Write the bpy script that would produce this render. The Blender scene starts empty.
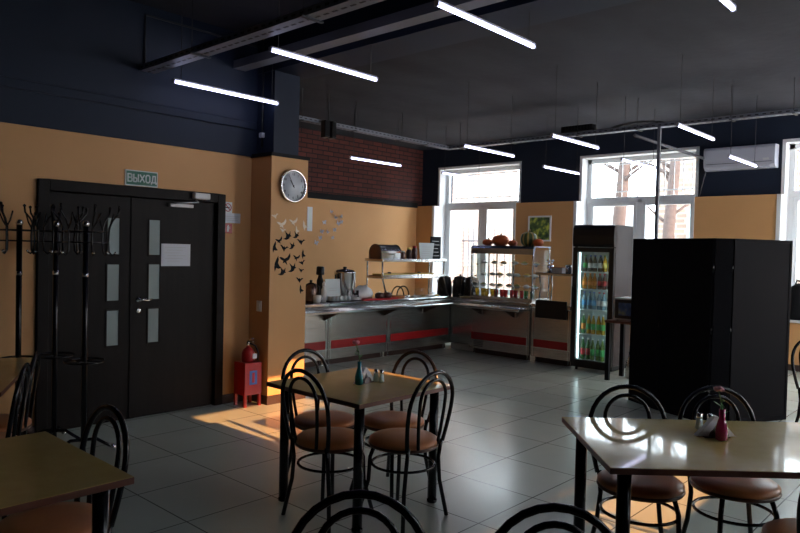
import bpy, math, random
from mathutils import Vector, Matrix
random.seed(7)
PI = math.pi
R = math.radians
sc = bpy.context.scene
C = sc.collection

# ------------------------------------------------------------------ camera
cam_d = bpy.data.cameras.new('camera')
cam = bpy.data.objects.new('camera', cam_d)
C.objects.link(cam)
yaw, pit, rol = 0.740865, -0.0245969, 0.023446
fw = Vector((-math.sin(yaw)*math.cos(pit), math.cos(yaw)*math.cos(pit), math.sin(pit)))
r0 = Vector((math.cos(yaw), math.sin(yaw), 0)); u0 = r0.cross(fw)
rt = math.cos(rol)*r0 + math.sin(rol)*u0
up = rt.cross(fw)
m3 = Matrix((rt, up, -fw)).transposed()
cam.matrix_world = Matrix.Translation((0, 0, 1.6)) @ m3.to_4x4()
cam_d.sensor_width = 36; cam_d.lens = 30.635; cam_d.clip_start = .05
sc.camera = cam

# ------------------------------------------------------------------ world, sun, exposure
w = bpy.data.worlds.new('world'); sc.world = w; w.use_nodes = True
bg = w.node_tree.nodes['Background']
bg.inputs[0].default_value = (0.80, 0.91, 1.0, 1)
bg.inputs[1].default_value = 14.5
sun_d = bpy.data.lights.new('sun', 'SUN'); sun = bpy.data.objects.new('sun', sun_d); C.objects.link(sun)
sun_d.energy = 13; sun_d.color = (1.0, .46, .17); sun_d.angle = R(.35)
SUN_EL = 22
sun.rotation_euler = (0, R(90-SUN_EL), 0)      # light travels towards -X
sc.view_settings.view_transform = 'Standard'; sc.view_settings.look = 'None'
sc.view_settings.exposure = 0.0; sc.view_settings.gamma = 1
sc.view_settings.use_curve_mapping = False
sc.cycles.max_bounces = 8; sc.cycles.transparent_max_bounces = 16
sc.cycles.use_denoising = True
sc.cycles.caustics_reflective = False; sc.cycles.caustics_refractive = False
sc.cycles.sample_clamp_indirect = 6

def portal(loc, rot, sx, sy):
    d = bpy.data.lights.new('window_portal', 'AREA'); o = bpy.data.objects.new('window_portal', d); C.objects.link(o)
    d.shape = 'RECTANGLE'; d.size = sx; d.size_y = sy; d.cycles.is_portal = True
    o.location = loc; o.rotation_euler = rot
WINX = [(-9.12, -7.15), (-5.86, -3.87), (-2.62, -.65)]
WZ0, WZ1 = .72, 3.31
for a, b in WINX:
    portal(((a+b)/2, 11.62, (WZ0+WZ1)/2), (R(-90), 0, 0), b-a, WZ1-WZ0)

# ------------------------------------------------------------------ materials
def mat(name, col, rough=.5, metal=0, spec=.5, emit=None, es=0, noise=None, bump=0, bscale=40, coat=0):
    m = bpy.data.materials.new(name); m.use_nodes = True
    nt = m.node_tree; b = nt.nodes['Principled BSDF']
    b.inputs['Base Color'].default_value = (*col, 1)
    b.inputs['Roughness'].default_value = rough
    b.inputs['Metallic'].default_value = metal
    b.inputs['Specular IOR Level'].default_value = spec
    b.inputs['Coat Weight'].default_value = coat
    b.inputs['Coat Roughness'].default_value = .05
    if emit:
        b.inputs['Emission Color'].default_value = (*emit, 1); b.inputs['Emission Strength'].default_value = es
    if noise:      # (scale, colour b, stretch)
        tc = nt.nodes.new('ShaderNodeTexCoord'); mp = nt.nodes.new('ShaderNodeMapping')
        n = nt.nodes.new('ShaderNodeTexNoise'); mx = nt.nodes.new('ShaderNodeMixRGB'); rp = nt.nodes.new('ShaderNodeValToRGB')
        n.inputs['Scale'].default_value = noise[0]; n.inputs['Detail'].default_value = 6
        mp.inputs['Scale'].default_value = noise[2] if len(noise) > 2 else (1, 1, 1)
        rp.color_ramp.elements[0].position = .35; rp.color_ramp.elements[1].position = .68
        nt.links.new(tc.outputs['Object'], mp.inputs[0]); nt.links.new(mp.outputs[0], n.inputs['Vector'])
        nt.links.new(n.outputs['Fac'], rp.inputs[0]); nt.links.new(rp.outputs[0], mx.inputs[0])
        mx.inputs[1].default_value = (*col, 1); mx.inputs[2].default_value = (*noise[1], 1)
        nt.links.new(mx.outputs[0], b.inputs['Base Color'])
    if bump:
        tc = nt.nodes.new('ShaderNodeTexCoord'); n = nt.nodes.new('ShaderNodeTexNoise'); bp = nt.nodes.new('ShaderNodeBump')
        n.inputs['Scale'].default_value = bscale; n.inputs['Detail'].default_value = 4
        bp.inputs['Strength'].default_value = bump; bp.inputs['Distance'].default_value = .01
        nt.links.new(tc.outputs['Object'], n.inputs['Vector']); nt.links.new(n.outputs['Fac'], bp.inputs['Height'])
        nt.links.new(bp.outputs[0], b.inputs['Normal'])
    return m

def brickmat(name, c1, c2, mortar, bw, rh, ms, offset, rough, vec='xy', loc=(0, 0, 0), bump=.4, spec=.5, noise=0):
    m = bpy.data.materials.new(name); m.use_nodes = True
    nt = m.node_tree; b = nt.nodes['Principled BSDF']
    tc = nt.nodes.new('ShaderNodeTexCoord'); sp = nt.nodes.new('ShaderNodeSeparateXYZ'); cb = nt.nodes.new('ShaderNodeCombineXYZ')
    mp = nt.nodes.new('ShaderNodeMapping'); mp.inputs['Location'].default_value = loc
    nt.links.new(tc.outputs['Object'], sp.inputs[0])
    ix = {'x': 0, 'y': 1, 'z': 2}
    nt.links.new(sp.outputs[ix[vec[0]]], cb.inputs[0]); nt.links.new(sp.outputs[ix[vec[1]]], cb.inputs[1])
    nt.links.new(cb.outputs[0], mp.inputs[0])
    t = nt.nodes.new('ShaderNodeTexBrick'); t.offset = offset; t.squash = 1
    t.inputs['Scale'].default_value = 1; t.inputs['Mortar Size'].default_value = ms; t.inputs['Mortar Smooth'].default_value = .1
    t.inputs['Brick Width'].default_value = bw; t.inputs['Row Height'].default_value = rh; t.inputs['Bias'].default_value = 0
    t.inputs['Color1'].default_value = (*c1, 1); t.inputs['Color2'].default_value = (*c2, 1); t.inputs['Mortar'].default_value = (*mortar, 1)
    nt.links.new(mp.outputs[0], t.inputs['Vector'])
    out = t.outputs['Color']
    if noise:
        n = nt.nodes.new('ShaderNodeTexNoise'); n.inputs['Scale'].default_value = 2.5; n.inputs['Detail'].default_value = 8
        nt.links.new(mp.outputs[0], n.inputs['Vector'])
        mr = nt.nodes.new('ShaderNodeMapRange'); mr.inputs[3].default_value = 1-noise; mr.inputs[4].default_value = 1+noise
        nt.links.new(n.outputs['Fac'], mr.inputs[0])
        mu = nt.nodes.new('ShaderNodeMixRGB'); mu.blend_type = 'MULTIPLY'; mu.inputs[0].default_value = 1
        nt.links.new(out, mu.inputs[1]); nt.links.new(mr.outputs[0], mu.inputs[2]); out = mu.outputs[0]
        mr2 = nt.nodes.new('ShaderNodeMapRange'); mr2.inputs[3].default_value = rough-.07; mr2.inputs[4].default_value = rough+.07
        nt.links.new(n.outputs['Fac'], mr2.inputs[0]); nt.links.new(mr2.outputs[0], b.inputs['Roughness'])
    nt.links.new(out, b.inputs['Base Color'])
    if not noise: b.inputs['Roughness'].default_value = rough
    b.inputs['Specular IOR Level'].default_value = spec
    if bump:
        bp = nt.nodes.new('ShaderNodeBump'); bp.inputs['Strength'].default_value = bump; bp.inputs['Distance'].default_value = .01; bp.invert = True
        nt.links.new(t.outputs['Fac'], bp.inputs['Height']); nt.links.new(bp.outputs[0], b.inputs['Normal'])
    return m

def glassmat(name, tint=(1, 1, 1), refl=.08, rough=.02):
    m = bpy.data.materials.new(name); m.use_nodes = True
    nt = m.node_tree; nt.nodes.clear()
    o = nt.nodes.new('ShaderNodeOutputMaterial'); t = nt.nodes.new('ShaderNodeBsdfTransparent'); g = nt.nodes.new('ShaderNodeBsdfGlossy')
    lw = nt.nodes.new('ShaderNodeLayerWeight'); lw.inputs[0].default_value = .5
    pw = nt.nodes.new('ShaderNodeMath'); pw.operation = 'POWER'; pw.inputs[1].default_value = 4; nt.links.new(lw.outputs['Facing'], pw.inputs[0])
    f = nt.nodes.new('ShaderNodeMath'); f.operation = 'MULTIPLY_ADD'; f.inputs[1].default_value = .5; f.inputs[2].default_value = .04; nt.links.new(pw.outputs[0], f.inputs[0]); mx = nt.nodes.new('ShaderNodeMixShader')
    t.inputs[0].default_value = (*tint, 1); g.inputs['Roughness'].default_value = rough
    nt.links.new(f.outputs[0], mx.inputs[0]); nt.links.new(t.outputs[0], mx.inputs[1]); nt.links.new(g.outputs[0], mx.inputs[2])
    nt.links.new(mx.outputs[0], o.inputs[0])
    return m

M = {}
M['orange'] = mat('orange_paint', (.61, .33, .138), .6, spec=.3, noise=(1.3, (.57, .305, .125)))
M['navy'] = mat('navy_paint', (.012, .018, .034), .6, spec=.2, noise=(1.1, (.016, .023, .041)))
M['concrete'] = mat('dark_concrete', (.025, .026, .033), .85, spec=.2, noise=(1.6, (.042, .043, .053), (1, .5, 1)), bump=.4, bscale=9)
M['floor'] = brickmat('floor_tile', (.52, .565, .49), (.49, .535, .46), (.13, .14, .12), .6, .6, .0045, 0, .23, 'xy', (2.914, -4.467+.0, 0), bump=.25, noise=.06)
M['brick'] = brickmat('red_brick', (.115, .034, .027), (.075, .026, .022), (.018, .014, .016), .26, .085, .009, .5, .8, 'yz', bump=.6, noise=.2, spec=.2)
M['white'] = mat('white_plaster', (.78, .80, .82), .6)
M['pvc'] = mat('white_pvc', (.80, .82, .84), .3)
M['glass'] = glassmat('window_glass', (.97, .98, .98))
M['caseglass'] = glassmat('display_glass', (.96, .98, .97))
M['darkwood'] = mat('dark_wenge', (.0055, .004, .0035), .5, spec=.12, noise=(3, (.009, .006, .005), (8, 8, .6)))
M['skirt'] = mat('brown_skirting', (.04, .016, .010), .5)
M['frosted'] = mat('frosted_glass', (.20, .25, .24), .5)
M['black_metal'] = mat('black_gloss_metal', (.004, .004, .006), .22, spec=.35)
M['black_matt'] = mat('black_matt', (.006, .006, .007), .6, spec=.12)
M['screen'] = mat('black_screen_panel', (.0055, .0055, .007), .7, spec=.04)
M['black_plastic'] = mat('black_plastic', (.006, .006, .007), .3, spec=.3)
M['vinyl'] = mat('brown_vinyl', (.52, .20, .075), .30, spec=.4, noise=(5, (.45, .16, .06)))
M['vinyl_edge'] = mat('dark_seat_rim', (.10, .035, .015), .35)
M['tabletop'] = mat('beige_stone_laminate', (.46, .33, .10), .35, spec=.1, noise=(12, (.50, .37, .13)), coat=.7)
M['tableedge'] = mat('table_edge_brown', (.12, .035, .018), .4)
M['steel'] = mat('stainless_steel', (.50, .50, .48), .27, metal=1, noise=(4, (.40, .40, .38), (1, 1, 12)))
M['steel_bright'] = mat('polished_steel', (.68, .68, .68), .14, metal=1)
M['hoodsteel'] = mat('dark_blued_steel', (.30, .34, .44), .22, metal=1)
M['chrome'] = mat('chrome', (.75, .75, .76), .08, metal=1)
M['red'] = mat('red_band', (.36, .008, .010), .4)
M['redpaint'] = mat('fire_red_paint', (.36, .010, .010), .35)
M['tray'] = mat('galvanised_tray', (.17, .18, .215), .5, metal=.2)
M['traylight'] = mat('grey_duct', (.13, .13, .145), .5)
M['wire'] = mat('dark_wire', (.02, .02, .022), .6)
M['led'] = mat('led_tube', (1, 1, 1), .4, emit=(.62, .64, 1.0), es=9)
M['lampbody'] = mat('lamp_body', (.35, .35, .38), .4)
M['paper'] = mat('white_paper', (.66, .69, .74), .7)
M['signgreen'] = mat('sign_green', (.01, .13, .075), .5)
M['signwhite'] = mat('sign_white', (.72, .76, .76), .5)
M['ink'] = mat('black_ink', (.02, .02, .025), .6)
M['clockface'] = mat('clock_face', (.62, .66, .70), .25, coat=.5)
M['grey_plastic'] = mat('grey_plastic', (.55, .56, .56), .4)
M['bird_dark'] = mat('dark_bird_decal', (.004, .005, .006), .6, spec=.1)
M['bird_light'] = mat('pale_bird_decal', (.66, .52, .34), .3)
M['butterfly'] = mat('silver_butterfly', (.50, .49, .54), .3)
M['pumpkin'] = mat('orange_pumpkin', (.62, .13, .02), .4, noise=(6, (.50, .09, .015)))
M['gourd'] = mat('striped_gourd', (.10, .15, .04), .4)
M['stem'] = mat('plant_stem', (.06, .16, .04), .5)
M['stemdry'] = mat('dry_stem', (.25, .18, .08), .7)
M['petal'] = mat('pink_petal', (.75, .30, .36), .5)
M['blueglass'] = mat('turquoise_glass', (.01, .20, .26), .06, spec=.8, coat=.5)
M['pinkglass'] = mat('magenta_glass', (.42, .015, .09), .06, spec=.8, coat=.5)
M['napkin'] = mat('napkin_paper', (.80, .78, .76), .7)
M['fridgewhite'] = mat('fridge_liner', (.72, .80, .80), .4)
M['fridgeled'] = mat('fridge_led', (1, 1, 1), .4, emit=(.72, .95, 1.0), es=5)
M['fridgeside'] = mat('fridge_side_panel', (.04, .03, .030), .45, spec=.25)
M['ceramic'] = mat('white_ceramic', (.75, .75, .73), .25)
M['bagwhite'] = mat('plastic_bag', (.84, .86, .88), .35)
M['browncup'] = mat('brown_cup', (.06, .02, .015), .3)
M['copper'] = mat('brown_steel_kettle', (.16, .10, .08), .25, metal=.7)
M['redtray'] = mat('red_tray', (.45, .01, .02), .35)
M['yellow'] = mat('yellow_food', (.65, .45, .08), .5)
M['greenfood'] = mat('salad_green', (.08, .20, .03), .6, noise=(40, (.4, .3, .1)))
M['card'] = mat('pale_card', (.62, .68, .68), .5)
M['acwhite'] = mat('air_conditioner_white', (.42, .43, .50), .3)
M['outground'] = mat('outside_paving', (.60, .58, .55), .8)
M['outbrick'] = brickmat('outside_pale_brick', (.16, .11, .085), (.20, .145, .11), (.24, .21, .19), .5, .14, .02, .5, .8, 'xz', bump=0)
M['outwall'] = mat('outside_pale_wall', (.32, .32, .32), .8)
M['bark'] = mat('outside_bark', (.075, .055, .05), .9, noise=(8, (.05, .035, .03)))
M['fencemetal'] = mat('outside_fence', (.10, .10, .12), .6)
def liquid(name, c): M[name] = mat(name, c, .12, spec=.6, coat=.2)
liquid('sodagreen', (.07, .30, .07)); liquid('sodaorange', (.75, .28, .02)); liquid('sodacola', (.05, .015, .012))
liquid('water', (.30, .50, .62)); liquid('juicered', (.55, .02, .02)); liquid('juiceyellow', (.75, .42, .03)); liquid('darkbottle', (.03, .03, .015))
liquid('juicegreen', (.10, .25, .05)); liquid('sodalime', (.22, .36, .06))
for q in ('juicered', 'juiceyellow', 'juicegreen', 'water', 'sodagreen', 'sodalime', 'sodaorange'): M[q].node_tree.nodes['Principled BSDF'].inputs['Transmission Weight'].default_value = .45
M['capred'] = mat('red_cap', (.5, .02, .02), .4); M['capgreen'] = mat('green_cap', (.04, .30, .06), .4); M['capblue'] = mat('blue_cap', (.05, .15, .5), .4)
M['labelred'] = mat('red_bottle_label', (.5, .02, .03), .4); M['labelyellow'] = mat('yellow_bottle_label', (.75, .6, .15), .4)
M['labelwhite'] = mat('white_bottle_label', (.75, .75, .72), .4); M['labelgreen'] = mat('green_bottle_label', (.05, .35, .08), .4)
M['labelorange'] = mat('orange_bottle_label', (.75, .25, .03), .4); M['labelblue'] = mat('blue_bottle_label', (.1, .35, .65), .4)

M['sheer'] = bpy.data.materials.new('sheer_fabric'); M['sheer'].use_nodes = True
nt = M['sheer'].node_tree; nt.nodes.clear(); o_ = nt.nodes.new('ShaderNodeOutputMaterial'); t_ = nt.nodes.new('ShaderNodeBsdfTranslucent'); d_ = nt.nodes.new('ShaderNodeBsdfDiffuse'); x_ = nt.nodes.new('ShaderNodeMixShader')
t_.inputs[0].default_value = (.8, .82, .84, 1); d_.inputs[0].default_value = (.8, .8, .8, 1); x_.inputs[0].default_value = .25
nt.links.new(t_.outputs[0], x_.inputs[1]); nt.links.new(d_.outputs[0], x_.inputs[2]); nt.links.new(x_.outputs[0], o_.inputs[0])
# gourd stripes
nt = M['gourd'].node_tree
tc = nt.nodes.new('ShaderNodeTexCoord'); sp = nt.nodes.new('ShaderNodeSeparateXYZ'); at = nt.nodes.new('ShaderNodeMath'); at.operation = 'ARCTAN2'
mu = nt.nodes.new('ShaderNodeMath'); mu.operation = 'MULTIPLY'; mu.inputs[1].default_value = 10
si = nt.nodes.new('ShaderNodeMath'); si.operation = 'SINE'; rp = nt.nodes.new('ShaderNodeValToRGB')
rp.color_ramp.elements[0].color = (.06, .10, .03, 1); rp.color_ramp.elements[1].color = (.42, .30, .07, 1)
rp.color_ramp.elements[0].position = .3; rp.color_ramp.elements[1].position = .7
nt.links.new(tc.outputs['Object'], sp.inputs[0]); nt.links.new(sp.outputs[0], at.inputs[0]); nt.links.new(sp.outputs[1], at.inputs[1])
nt.links.new(at.outputs[0], mu.inputs[0]); nt.links.new(mu.outputs[0], si.inputs[0]); nt.links.new(si.outputs[0], rp.inputs[0])
nt.links.new(rp.outputs[0], nt.nodes['Principled BSDF'].inputs['Base Color'])

def picmat(name, stops, scale):
    m = bpy.data.materials.new(name); m.use_nodes = True; nt = m.node_tree
    n = nt.nodes.new('ShaderNodeTexNoise'); n.inputs['Scale'].default_value = scale; n.inputs['Detail'].default_value = 5
    r = nt.nodes.new('ShaderNodeValToRGB'); tc = nt.nodes.new('ShaderNodeTexCoord')
    for i, (p, c) in enumerate(stops):
        e = r.color_ramp.elements[i] if i < 2 else r.color_ramp.elements.new(p)
        e.position = p; e.color = (*c, 1)
    nt.links.new(tc.outputs['Object'], n.inputs['Vector']); nt.links.new(n.outputs['Fac'], r.inputs[0])
    nt.links.new(r.outputs[0], nt.nodes['Principled BSDF'].inputs['Base Color'])
    return m
M['photo'] = picmat('green_bush_photo', [(.35, (.02, .04, .02)), (.65, (.65, .70, .12)), (.5, (.08, .16, .04))], 9)

# ------------------------------------------------------------------ mesh building
class MB:
    def __init__(s): s.v = []; s.f = []; s.sm = []
    def add(s, vs, fs, smooth=False):
        n = len(s.v); s.v += [tuple(v) for v in vs]; s.f += [[n+i for i in f] for f in fs]; s.sm += [smooth]*len(fs); return s
    def box(s, x0, x1, y0, y1, z0, z1):
        vs = [(x, y, z) for z in (z0, z1) for y in (y0, y1) for x in (x0, x1)]
        return s.add(vs, [(0, 2, 3, 1), (4, 5, 7, 6), (0, 1, 5, 4), (2, 6, 7, 3), (0, 4, 6, 2), (1, 3, 7, 5)])
    def cbox(s, c, d, rz=0, rx=0, ry=0):
        m = Matrix.Translation(c) @ Matrix.Rotation(rz, 4, 'Z') @ Matrix.Rotation(rx, 4, 'X') @ Matrix.Rotation(ry, 4, 'Y')
        vs = [m @ Vector((x*d[0]/2, y*d[1]/2, z*d[2]/2)) for z in (-1, 1) for y in (-1, 1) for x in (-1, 1)]
        return s.add(vs, [(0, 2, 3, 1), (4, 5, 7, 6), (0, 1, 5, 4), (2, 6, 7, 3), (0, 4, 6, 2), (1, 3, 7, 5)])
    def tube(s, pts, r, n=8, closed=False, cap=True):
        pts = [Vector(p) for p in pts]; k = len(pts)
        rs = r if isinstance(r, (list, tuple)) else [r]*k
        T = []
        for i in range(k):
            if closed: t = pts[(i+1) % k]-pts[i-1]
            else: t = pts[min(i+1, k-1)]-pts[max(i-1, 0)]
            T.append(t.normalized())
        a = Vector((0, 0, 1)) if abs(T[0].z) < .9 else Vector((1, 0, 0))
        N = (a-T[0]*a.dot(T[0])).normalized(); vs = []
        for i in range(k):
            N = (N-T[i]*N.dot(T[i])).normalized(); B = T[i].cross(N)
            for j in range(n):
                q = 2*PI*j/n; vs.append(pts[i]+(N*math.cos(q)+B*math.sin(q))*rs[i])
        fs = []
        for i in range(k if closed else k-1):
            for j in range(n):
                fs.append((i*n+j, i*n+(j+1) % n, ((i+1) % k)*n+(j+1) % n, ((i+1) % k)*n+j))
        s.add(vs, fs, True)
        if cap and not closed:
            s.add(vs[:n], [tuple(range(n))[::-1]]); s.add(vs[-n:], [tuple(range(n))])
        return s
    def lathe(s, prof, c=(0, 0, 0), n=20, sx=1, sy=1, ribs=0, ra=0, smooth=True):
        vs = []; k = len(prof)
        for r_, z in prof:
            for j in range(n):
                q = 2*PI*j/n; rr = r_*(1+ra*abs(math.cos(ribs*q/2))-ra) if ribs else r_
                vs.append((c[0]+rr*sx*math.cos(q), c[1]+rr*sy*math.sin(q), c[2]+z))
        fs = [(i*n+j, i*n+(j+1) % n, (i+1)*n+(j+1) % n, (i+1)*n+j) for i in range(k-1) for j in range(n)]
        s.add(vs, fs, smooth)
        if prof[0][0] > 1e-4: s.add(vs[:n], [tuple(range(n))[::-1]])
        if prof[-1][0] > 1e-4: s.add(vs[-n:], [tuple(range(n))])
        return s
    def prism(s, poly, h, fr):          # poly in a plane; fr(u,v,w)->xyz ; w thickness 0..h
        n = len(poly); vs = [fr(u, v, 0) for u, v in poly]+[fr(u, v, h) for u, v in poly]
        return s.add(vs, [tuple(range(n))[::-1], tuple(range(n, 2*n))]+[(i, (i+1) % n, n+(i+1) % n, n+i) for i in range(n)])
    def build(s, name, m, parent=None, bevel=0, loc=None, rz=0, seg=2):
        me = bpy.data.meshes.new(name); me.from_pydata(s.v, [], s.f); me.update()
        for p, q in zip(me.polygons, s.sm): p.use_smooth = q
        import bmesh
        bm = bmesh.new(); bm.from_mesh(me); bmesh.ops.remove_doubles(bm, verts=bm.verts, dist=1e-6)
        bmesh.ops.recalc_face_normals(bm, faces=bm.faces); bm.to_mesh(me); bm.free()
        o = bpy.data.objects.new(name, me); C.objects.link(o)
        me.materials.append(M[m] if isinstance(m, str) else m)
        if parent: o.parent = parent
        if loc: o.location = loc
        o.rotation_euler.z = rz
        if bevel:
            b = o.modifiers.new('bevel', 'BEVEL'); b.width = bevel; b.segments = seg; b.limit_method = 'ANGLE'; b.angle_limit = R(50)
        return o

def tag(o, label, cat, group=None, kind=None):
    o['label'] = label; o['category'] = cat
    if group: o['group'] = group
    if kind: o['kind'] = kind
    return o
def thing(name, label, cat, loc=(0, 0, 0), rz=0, group=None):
    o = bpy.data.objects.new(name, None); C.objects.link(o); o.empty_display_size = .1
    o.location = loc; o.rotation_euler.z = rz
    return tag(o, label, cat, group)
def struct(name, mb, m, parent=None, bevel=0):
    o = mb.build(name, m, parent, bevel)
    if not parent: o['kind'] = 'structure'
    return o
KIDS = {}
def kids(o): return [c for c in bpy.data.objects if c.parent is o]
def dup(root, loc, rz=0, label=None, group=None):
    def rec(o, par):
        c = o.copy(); C.objects.link(c)
        if par: c.parent = par
        for k in kids(o): rec(k, c)
        return c
    r = rec(root, None); r.location = loc; r.rotation_euler = (0, 0, rz)
    if label: r['label'] = label
    if group: r['group'] = group
    return r
def text(s, size, m, parent, loc, rot, name='lettering', depth=.001, bold=0):
    cu = bpy.data.curves.new(name, 'FONT'); cu.body = s; cu.size = size; cu.extrude = depth; cu.align_x = 'CENTER'; cu.align_y = 'CENTER'; cu.offset = bold
    t = bpy.data.objects.new('tmp', cu); C.objects.link(t)
    bpy.context.view_layer.update()
    me = bpy.data.meshes.new_from_object(t.evaluated_get(bpy.context.evaluated_depsgraph_get()))
    bpy.data.objects.remove(t); me.materials.clear(); me.materials.append(M[m])
    o = bpy.data.objects.new(name, me); C.objects.link(o); o.parent = parent; o.location = loc; o.rotation_euler = rot
    return o
def arc(cx, cy, r, a0, a1, n): return [(cx+r*math.cos(a0+(a1-a0)*i/n), cy+r*math.sin(a0+(a1-a0)*i/n)) for i in range(n+1)]

# ================================================================== STRUCTURE
CZ = 3.75
XR = 1.5; YB = -2.5; YW = 11.15; YO = 10.98; XB = -9.6; XD = -5.93
struct('floor', MB().box(XB-.3, XR+.3, YB-.3, 11.5, -.1, 0), 'floor')
struct('ceiling', MB().box(XB-.3, XR+.3, YB-.3, 11.5, CZ, CZ+.2), 'concrete')
struct('beam', MB().box(-5.9, XR, 4.2, 4.64, 3.38, CZ), 'navy')
struct('trim_9', MB().box(XD, XR, 3.92, 4.06, 3.38, 3.46), 'traylight')
# door wall
DY0, DY1, DZ = 2.09, 3.85, 2.11
struct('wall_left', MB().box(XD-.2, XD, YB, DY0, 0, 2.525).box(XD-.2, XD, DY1, 4.3, 0, 2.525).box(XD-.2, XD, DY0, DY1, DZ, 2.525), 'orange')
struct('wall_left_upper', MB().box(XD-.2, XD+.015, YB, 4.3, 2.525, CZ), 'navy')
struct('trim_1', MB().box(XD, XD+.035, YB, 4.2, 2.80, 2.88), 'navy', bevel=.01)
# pillar
struct('pillar', MB().box(XD, -5.59, 4.17, 4.64, 0, 2.52), 'orange')
struct('pillar_upper', MB().box(XD, -5.63, 4.22, 4.54, 2.52, CZ), 'navy')
struct('trim_2', MB().box(XD, -5.575, 4.155, 4.655, 2.515, 2.55), 'black_matt')
struct('wall_partition', MB().box(XB-.3, XD, 4.44, 4.64, 0, CZ), 'orange')
# brick wall
struct('wall_back', MB().box(XB-.25, XB, 4.64, 11.3, 0, 2.53), 'orange')
struct('wall_back_upper', MB().box(XB-.25, XB, 4.64, 11.3, 2.53, CZ), 'brick')
struct('trim_3', MB().box(XB, XB+.03, 4.64, YO, 2.50, 2.61), 'black_matt')
# window wall: lower orange layer projects further into the room than the upper navy wall
def wallsegs(mb, y0, y1, z0, z1, holes):
    xs = [XB-.25]+[q for a, b in WINX for q in (a, b)]+[XR+.2]
    for i in range(0, len(xs), 2): mb.box(xs[i], xs[i+1], y0, y1, z0, z1)
lo = MB(); wallsegs(lo, YO, 11.6, WZ0, 2.535, 0); lo.box(XB-.25, XR+.2, YO, 11.6, 0, WZ0)
struct('wall_front', lo, 'orange')
hi = MB(); wallsegs(hi, YW, 11.6, 2.535, WZ1, 0); hi.box(XB-.25, XR+.2, YW, 11.6, WZ1, CZ)
struct('wall_front_upper', hi, 'navy')
struct('baseboard_front', MB().box(XB, XR, YO-.015, YO, 0, .09), 'skirt')
struct('baseboard_left', MB().box(XD, XD+.015, YB, DY0, 0, .09).box(XD, XD+.015, DY1, 4.17, 0, .09).box(XD, -5.575, 4.155, 4.17, 0, .09).box(-5.59, -5.575, 4.17, 4.655, 0, .09), 'skirt')
# windows
for i, (a, b) in enumerate(WINX):
    f = MB(); Y0, Y1 = 11.36, 11.43; fw_ = .09
    zt = 2.56
    f.box(a, a+fw_, Y0, Y1, WZ0, WZ1); f.box(b-fw_, b, Y0, Y1, WZ0, WZ1)
    f.box(a, b, Y0, Y1, WZ1-fw_, WZ1); f.box(a, b, Y0, Y1, WZ0, WZ0+fw_); f.box(a, b, Y0-.01, Y1, zt-.05, zt+.05)
    xm = a+(b-a)*.5
    f.box(xm-.05, xm+.05, Y0-.01, Y1, WZ0, zt)
    win = struct('window_%d' % (i+1), f, 'pvc', bevel=.008)
    # sash frames
    s = MB()
    for (p, q, z0, z1) in ((a+fw_, xm-.05, WZ0+fw_, zt-.05), (xm+.05, b-fw_, WZ0+fw_, zt-.05)):
        g = .055
        s.box(p, p+g, Y0-.015, Y1-.01, z0, z1).box(q-g, q, Y0-.015, Y1-.01, z0, z1).box(p+g, q-g, Y0-.015, Y1-.01, z0, z0+g).box(p+g, q-g, Y0-.015, Y1-.01, z1-g, z1)
    s.build('window_sash', 'pvc', win, bevel=.006)
    for (p, q, z0, z1) in ((a+fw_, xm-.05, WZ0+fw_, zt-.05), (xm+.05, b-fw_, WZ0+fw_, zt-.05), (a+fw_, b-fw_, zt+.05, WZ1-fw_)):
        MB().box(p, q, 11.395, 11.401, z0, z1).build('window_pane', 'glass', win)
    MB().cbox((xm-.08, Y0-.03, 1.55), (.025, .03, .12)).cbox((xm-.08, Y0-.05, 1.5), (.02, .02, .12)).build('window_handle', 'pvc', win, bevel=.004)
    # white reveals, one skin on the jambs, head and sill
    t = MB(); e = .012
    t.box(a-.0, a+e, YO-.005, 11.36, WZ0, 2.535).box(b-e, b, YO-.005, 11.36, WZ0, 2.535)
    t.box(a, a+e, YW-.005, 11.36, 2.535, WZ1).box(b-e, b, YW-.005, 11.36, 2.535, WZ1).box(a, b, YW-.005, 11.36, WZ1-e, WZ1)
    t.box(a-.045, a, YO-.01, YO, WZ0, 2.535).box(b, b+.045, YO-.01, YO, WZ0, 2.535)
    t.box(a-.035, a, YW-.01, YW, 2.535, WZ1+.035).box(b, b+.035, YW-.01, YW, 2.535, WZ1+.035).box(a, b, YW-.01, YW, WZ1, WZ1+.035)
    struct('trim_%d' % (4+i), t, 'white')
    struct('window_sill_%d' % (i+1), MB().box(a-.05, b+.05, YO-.06, 11.36, WZ0-.03, WZ0+.005), 'pvc', bevel=.006)
# unseen right wall; added sheet in its opening, gaps shaped as the sun patches
tn = math.tan(R(SUN_EL))
zz = lambda x, z=0: (XR-x)*tn+z
WY0, WY1, VZ0, VZ1 = 3.1, 6.2, 1.0, 3.45
RW = [(7.6, 9.2), (9.4, 10.95)]
def rseg(mb):
    e = [YB, WY0]; f = [WY1, RW[0][0], RW[0][1], RW[1][0], RW[1][1], 11.6]
    for q in (e, f):
        for i in range(0, len(q), 2): mb.box(XR, XR+.2, q[i], q[i+1], 0, CZ)
    for a, b in RW: mb.box(XR, XR+.2, a, b, 0, .7).box(XR, XR+.2, a, b, 3.5, CZ)
    return mb
for i, (a, b) in enumerate(RW):
    cm = MB(); n_ = 60
    cm.add([(XR+.05+.015*math.sin(k*1.3), a+(b-a)*k/n_, z) for k in range(n_+1) for z in (.7, 3.5)], [(2*k, 2*k+2, 2*k+3, 2*k+1) for k in range(n_)], True)
    tag(cm.build('sheer_curtain', 'sheer'), 'white sheer curtain over a side window, %s along the right wall' % ('nearer', 'farther')[i], 'curtain')  # added out of view to soften daylight and keep direct sun out
struct('wall_right', rseg(MB()).box(XR, XR+.2, WY0, WY1, 0, VZ0).box(XR, XR+.2, WY0, WY1, VZ1, CZ), 'navy')
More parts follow.
